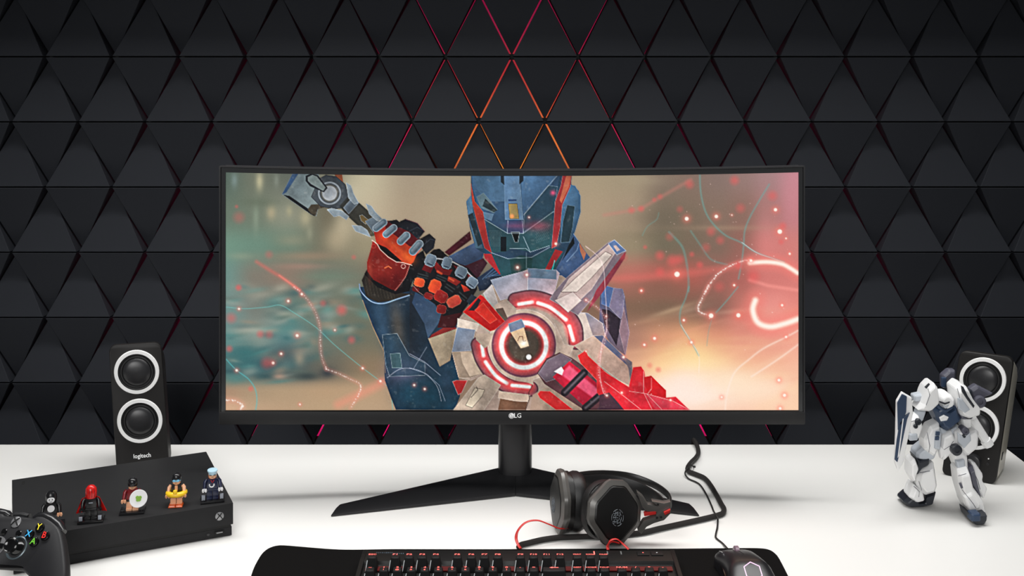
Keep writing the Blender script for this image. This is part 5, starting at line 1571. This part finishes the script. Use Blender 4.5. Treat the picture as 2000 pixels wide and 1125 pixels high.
def cable(px, r, name, label, m, drop=True):
    pts = []
    for i, q in enumerate(px):
        z = r + 0.0004 if len(q) < 3 else q[2]
        pts.append(G(q[0], q[1], z))
    if drop:
        e = pts[-1]
        pts += [Vector((e.x - 0.001, YB + 0.006, e.z - 0.004)), Vector((e.x, YB + 0.012, -0.03)), Vector((e.x, YB + 0.012, -0.12))]
    path = smooth_path(pts, 7)
    o0 = pts[len(pts) // 2].copy(); o0.z = 0
    mb = MB(); mb.tube([p - o0 for p in path], r, 12)
    o = mb.build(name, m, None, smooth=70)
    o.location = o0
    return tag(o, label, 'cable', 'cables running over the desk')


def end_cap(o):
    return o


k1 = cable([(1013, 1069, .0045), (1018, 1064), (1030, 1061), (1060, 1054), (1090, 1050), (1110, 1049), (1140, 1048), (1170, 1047), (1200, 1045), (1250, 1041), (1290, 1032), (1340, 1021), (1380, 1012), (1403, 1006), (1412, 1002), (1414, 994), (1409, 985), (1400, 968), (1388, 948), (1376, 934), (1358, 926), (1346, 921), (1343, 914), (1350, 903), (1360, 893), (1364, 884), (1362, 872, .006), (1358, 863, .008)], 0.0040, 'braided_cable', 'thick braided black cable running from the keyboard past the headphones to the back edge', m_cab)
k2 = cable([(1421, 1072, .0062), (1412, 1062), (1399, 1051), (1398, 1044), (1401, 1030), (1402, 1015), (1400.5, 1009, .0100), (1394, 999), (1389, 986), (1379, 965), (1369, 949), (1360, 942), (1345, 935), (1338, 924, .0060), (1345, 912, .0105), (1351, 903, .0105), (1361, 893, .0105), (1363, 884, .0105)], 0.0014, 'mouse_cable', 'thin black mouse cable joining the thick cable on the desk', m_cab2, False)
mb = MB()
p = G(1347, 921, 0)
for k in range(3):
    mb.loft([[(0.0075 * math.cos(t) * s, 0.0012 * d + k * 0.0005, 0.0062 + 0.0058 * math.sin(t) * s) for t in [2 * math.pi * i / 16 for i in range(16)]] for d, s in ((0, 0.92), (0, 1.0), (1, 1.0), (1, 0.92))], cap=False)
mb.box((0.0082, 0.0006, 0.0095), (0.004, 0.0022, 0.0028))
ti = mb.build('cable_tie', m_cab2)
ti.location = p
ti.rotation_euler.z = math.radians(-25)
tag(ti, 'small black tie holding the two cables together', 'cable tie')

# ------------------------------------------------------------------ white toy robot
m_rw = mat('white_model_plastic', (240, 240, 240), 0.4, 0, 0.4, scale=150, var=0.02)
m_rg = mat('light_grey_model_plastic', (188, 194, 202), 0.4, 0, 0.4, scale=150, var=0.02)
m_rn = mat('navy_model_plastic', (44, 62, 88), 0.38, 0, 0.45, scale=150)
m_rd = mat('dark_model_plastic', (34, 38, 46), 0.4, 0, 0.45, scale=150)
m_rb = mat('grey_pack_plastic', (84, 84, 96), 0.4, 0, 0.45, scale=150)
RO = Vector((0.672, 1.73, 0))
rob = thing('toy_robot', 'white toy robot with navy chest and long shield standing before the loudspeaker', 'toy robot', RO)
RM = Matrix.Translation(-RO)


def rz_(x, y):
    return 1730 + x / 3.0407, 660 + y / 3.0407


def rp(name, pts, Y, th, m, parent=None, bev=0.0014, slope=0.0, pil=0.78):
    q = [P(*rz_(x, y), Y) for x, y in pts]
    if q[0].length and min(p.z for p in q) < 0.0002:
        lift = 0.0002 - min(p.z for p in q)
        q = [p + Vector((0, 0, lift)) for p in q]
    cx, czz = sum(p.x for p in q) / len(q), sum(p.z for p in q) / len(q)
    def ringat(d, k):
        return [(cx + (p.x - cx) * k, Y + d + slope * (p.z - czz), max(0.0002, czz + (p.z - czz) * k)) for p in q]
    h = th / 2
    mb = MB(); mb.loft([ringat(-h, pil), ringat(-h * 0.55, 1.0), ringat(h * 0.7, 1.0), ringat(h, 0.88)], RM)
    return mb.build(name, m, parent or rob, bev, 1, smooth=12)


def rball(name, x, y, Y, r, m, L=None):
    p = P(*rz_(x, y), Y)
    mb = MB(); L = L or r
    mb.lathe([(r * 0.75, -L), (r, -L * 0.8), (r, L * 0.8), (r * 0.75, L), (r * 0.4, L), (r * 0.4, L * 0.8)], 20, RM @ Matrix.Translation(p) @ Matrix.Rotation(math.pi / 2, 4, 'X'))
    return mb.build(name, m, rob)


# back pack
rp('back_fin', [(328, 218), (368, 182), (405, 184), (404, 290), (392, 308), (330, 292)], 1.775, 0.018, m_rb)
rp('fin_face', [(328, 232), (360, 234), (356, 292), (330, 292)], 1.763, 0.004, m_rn)
rp('back_fin', [(488, 300), (530, 272), (632, 325), (575, 345), (556, 392), (520, 380)], 1.775, 0.018, m_rb)
rp('pack', [(360, 290), (500, 300), (520, 420), (430, 470), (330, 420)], 1.768, 0.024, m_rd)
rball('thruster', 548, 372, 1.770, 0.010, m_rb)
# torso, head
ch = rp('chest', [(256, 400), (298, 372), (320, 405), (350, 415), (398, 388), (412, 432), (430, 470), (384, 508), (346, 538), (308, 515), (284, 470)], 1.730, 0.046, m_rn, pil=0.7)
rp('chest_badge', [(317, 472), (344, 456), (373, 470), (362, 490), (326, 494)], 1.7060, 0.004, m_rw, ch, 0.0006)
rp('collar', [(296, 392), (310, 400), (350, 424), (392, 398), (398, 412), (352, 444), (300, 412)], 1.7120, 0.012, m_rn, ch, 0.0008)
rp('waist', [(296, 512), (346, 538), (408, 505), (414, 540), (380, 560), (300, 560)], 1.732, 0.030, m_rg)
hd = rp('head', [(298, 372), (302, 340), (320, 320), (345, 314), (372, 325), (390, 352), (392, 382), (372, 405), (348, 416), (316, 404)], 1.724, 0.036, m_rw, pil=0.66)
rp('visor', [(318, 374), (350, 384), (380, 376), (378, 386), (350, 396), (320, 384)], 1.7066, 0.004, m_rd, hd, 0.0004)
rp('jaw', [(330, 394), (350, 400), (376, 388), (366, 408), (348, 418)], 1.7090, 0.008, m_rg, hd, 0.0006)
# shoulders and arms
def pline(pts, Y):
    mb = MB(); mb.tube([P(*rz_(x, y), Y) for x, y in pts], 0.00045, 5, RM)
    mb.build('panel_line', m_rb, rob)


pline([(346, 664), (384, 640), (402, 612)], 1.7068); pline([(245, 560), (262, 640), (256, 680)], 1.7105); pline([(250, 300), (262, 340), (240, 400)], 1.7055)
pline([(200, 800), (262, 790)], 1.7205); pline([(196, 850), (214, 905)], 1.7205); pline([(166, 880), (200, 912), (196, 945)], 1.7235)
pline([(430, 820), (478, 806)], 1.6875); pline([(452, 900), (520, 985), (535, 1010)], 1.6838); pline([(425, 300), (440, 360), (425, 420)], 1.7005)
pline([(138, 500), (180, 490)], 1.7065); pline([(520, 790), (548, 850), (560, 900)], 1.7055)
rp('shoulder_armour', [(232, 285), (266, 250), (290, 282), (296, 372), (242, 422), (170, 415), (200, 375), (218, 315)], 1.728, 0.044, m_rw)
rp('shoulder_slit', [(230, 292), (256, 268), (262, 275), (240, 302)], 1.7050, 0.003, m_rd, bev=0.0003)
rp('shoulder_pod', [(155, 334), (210, 324), (212, 366), (160, 373)], 1.735, 0.018, m_rg)
rp('upper_arm', [(182, 422), (232, 422), (212, 480), (186, 505), (170, 470)], 1.730, 0.020, m_rg)
rp('forearm', [(130, 462), (182, 448), (206, 505), (184, 585), (132, 602), (118, 520)], 1.722, 0.030, m_rw)
rball('elbow_joint', 184, 492, 1.712, 0.0052, m_rd, 0.008)
rball('elbow_joint', 172, 520, 1.710, 0.0035, m_rd, 0.006)
rp('fist', [(128, 560), (180, 555), (184, 600), (132, 605)], 1.714, 0.018, m_rg)
sd = rp('shield', [(62, 372), (94, 318), (150, 350), (158, 440), (126, 600), (98, 742), (70, 788), (50, 735), (58, 560)], 1.696, 0.009, m_rw, bev=0.0008, pil=0.96)
rp('shield_panel', [(68, 384), (96, 332), (124, 346), (120, 440), (96, 500), (72, 548)], 1.6905, 0.0030, m_rn, sd, 0.0004, pil=0.98)
rp('shield_panel', [(112, 462), (142, 442), (126, 480), (92, 640), (68, 738), (52, 722), (66, 600), (84, 500)], 1.6905, 0.0030, m_rn, sd, 0.0004, pil=0.98)
rp('shield_trim', [(100, 480), (106, 478), (78, 700), (70, 712)], 1.6888, 0.0024, m_rw, sd, 0.0003, pil=0.98)
rp('shoulder_armour', [(388, 285), (420, 254), (456, 270), (490, 340), (538, 402), (536, 442), (470, 462), (420, 442), (402, 400)], 1.726, 0.050, m_rw)
rp('shoulder_slit', [(446, 282), (460, 290), (486, 345), (526, 402), (520, 416), (480, 362), (452, 320)], 1.7000, 0.004, m_rd, bev=0.0003)
rp('shoulder_panel', [(425, 355), (450, 360), (500, 425), (470, 445), (430, 420)], 1.6995, 0.004, m_rg, bev=0.0005)
rp('arm_cuff', [(418, 440), (470, 460), (508, 448), (500, 470), (430, 470)], 1.724, 0.026, m_rb)
rp('upper_arm', [(438, 466), (496, 460), (496, 525), (446, 532)], 1.726, 0.024, m_rw)
rball('elbow_joint', 462, 545, 1.712, 0.0060, m_rb, 0.009)
rp('forearm', [(393, 542), (440, 522), (455, 560), (520, 530), (536, 545), (530, 640), (470, 690), (438, 660), (400, 612)], 1.722, 0.034, m_rw)
rp('forearm_panel', [(425, 560), (468, 590), (500, 560), (505, 610), (465, 655), (430, 620)], 1.7040, 0.004, m_rg, bev=0.0006)
rball('wrist_joint', 462, 582, 1.7040, 0.0022, m_rd, 0.004)
mb = MB(); mb.tube([P(*rz_(512, 478), 1.742), P(*rz_(606, 628), 1.742)], 0.0072, 8, RM); mb.tube([P(*rz_(592, 606), 1.742), P(*rz_(612, 638), 1.742)], 0.0088, 8, RM); mb.build('rifle_barrel', m_rw, rob)
# skirts
rp('side_skirt', [(212, 588), (248, 512), (302, 488), (306, 560), (300, 610), (270, 692), (214, 650)], 1.728, 0.034, m_rw)
fs = rp('front_skirt', [(290, 550), (324, 548), (318, 660), (284, 656)], 1.712, 0.014, m_rg)
rp('skirt_window', [(298, 556), (321, 556), (318, 579), (295, 579)], 1.7038, 0.003, m_rn, fs, 0.0003, pil=0.97)
rp('skirt_window', [(294, 584), (317, 584), (314, 606), (291, 606)], 1.7038, 0.003, m_rn, fs, 0.0003, pil=0.97)
rp('side_skirt', [(326, 568), (380, 540), (412, 618), (372, 680), (330, 720), (314, 652)], 1.720, 0.026, m_rw)
rp('skirt_tip', [(316, 640), (345, 650), (340, 700), (322, 716)], 1.7120, 0.010, m_rw)
# left leg
rp('thigh', [(168, 664), (235, 612), (292, 640), (270, 700), (230, 712), (162, 700)], 1.738, 0.036, m_rg)
rp('knee_joint', [(156, 682), (182, 712), (250, 694), (244, 736), (196, 760), (166, 806), (160, 760), (172, 730)], 1.732, 0.030, m_rd)
rp('shin_armour', [(132, 722), (158, 700), (176, 752), (158, 800), (150, 842), (130, 802)], 1.732, 0.036, m_rw)
rp('shin_armour', [(176, 762), (222, 742), (264, 716), (286, 860), (272, 898), (216, 916), (160, 852), (168, 805)], 1.744, 0.046, m_rw, pil=0.7)
rp('ankle', [(152, 852), (206, 898), (216, 950), (168, 962), (122, 930)], 1.742, 0.036, m_rw, pil=0.7)
rp('foot', [(84, 955), (125, 920), (162, 936), (172, 962), (216, 955), (220, 916), (282, 895), (264, 962), (196, 978), (112, 982)], 1.752, 0.042, m_rd, pil=0.8)
# right leg
rp('thigh', [(374, 662), (420, 640), (466, 680), (472, 762), (410, 766), (386, 705)], 1.722, 0.034, m_rw)
rball('knee_joint', 415, 662, 1.704, 0.0085, m_rd, 0.006)
rp('knee_panel', [(414, 726), (464, 718), (470, 772), (424, 792)], 1.7040, 0.010, m_rg)
rp('knee_slot', [(426, 776), (446, 772), (448, 786), (428, 790)], 1.6985, 0.003, m_rd, bev=0.0003)
rp('shin_armour', [(404, 762), (466, 748), (492, 860), (560, 950), (576, 1020), (480, 1032), (446, 962), (414, 852)], 1.708, 0.040, m_rw, pil=0.74)
rp('shin_slot', [(474, 762), (500, 742), (548, 938), (556, 970), (524, 905), (486, 842)], 1.714, 0.030, m_rb)
rp('calf_fin', [(498, 724), (520, 730), (566, 800), (560, 836), (594, 890), (572, 948), (532, 902), (506, 806)], 1.716, 0.020, m_rw)
rp('shin_vent', [(434, 862), (446, 858), (460, 890), (448, 896)], 1.6905, 0.003, m_rb, bev=0.0003)
rp('ankle_panel', [(452, 930), (500, 905), (556, 985), (548, 1010), (488, 1020)], 1.692, 0.016, m_rw)
rp('foot', [(464, 1012), (496, 1036), (500, 1026), (552, 1022), (572, 1016), (568, 1050), (552, 1078), (498, 1080), (474, 1058)], 1.690, 0.046, m_rd, pil=0.86)
rp('toe', [(498, 1034), (552, 1030), (552, 1079), (496, 1080)], 1.672, 0.020, m_rn)
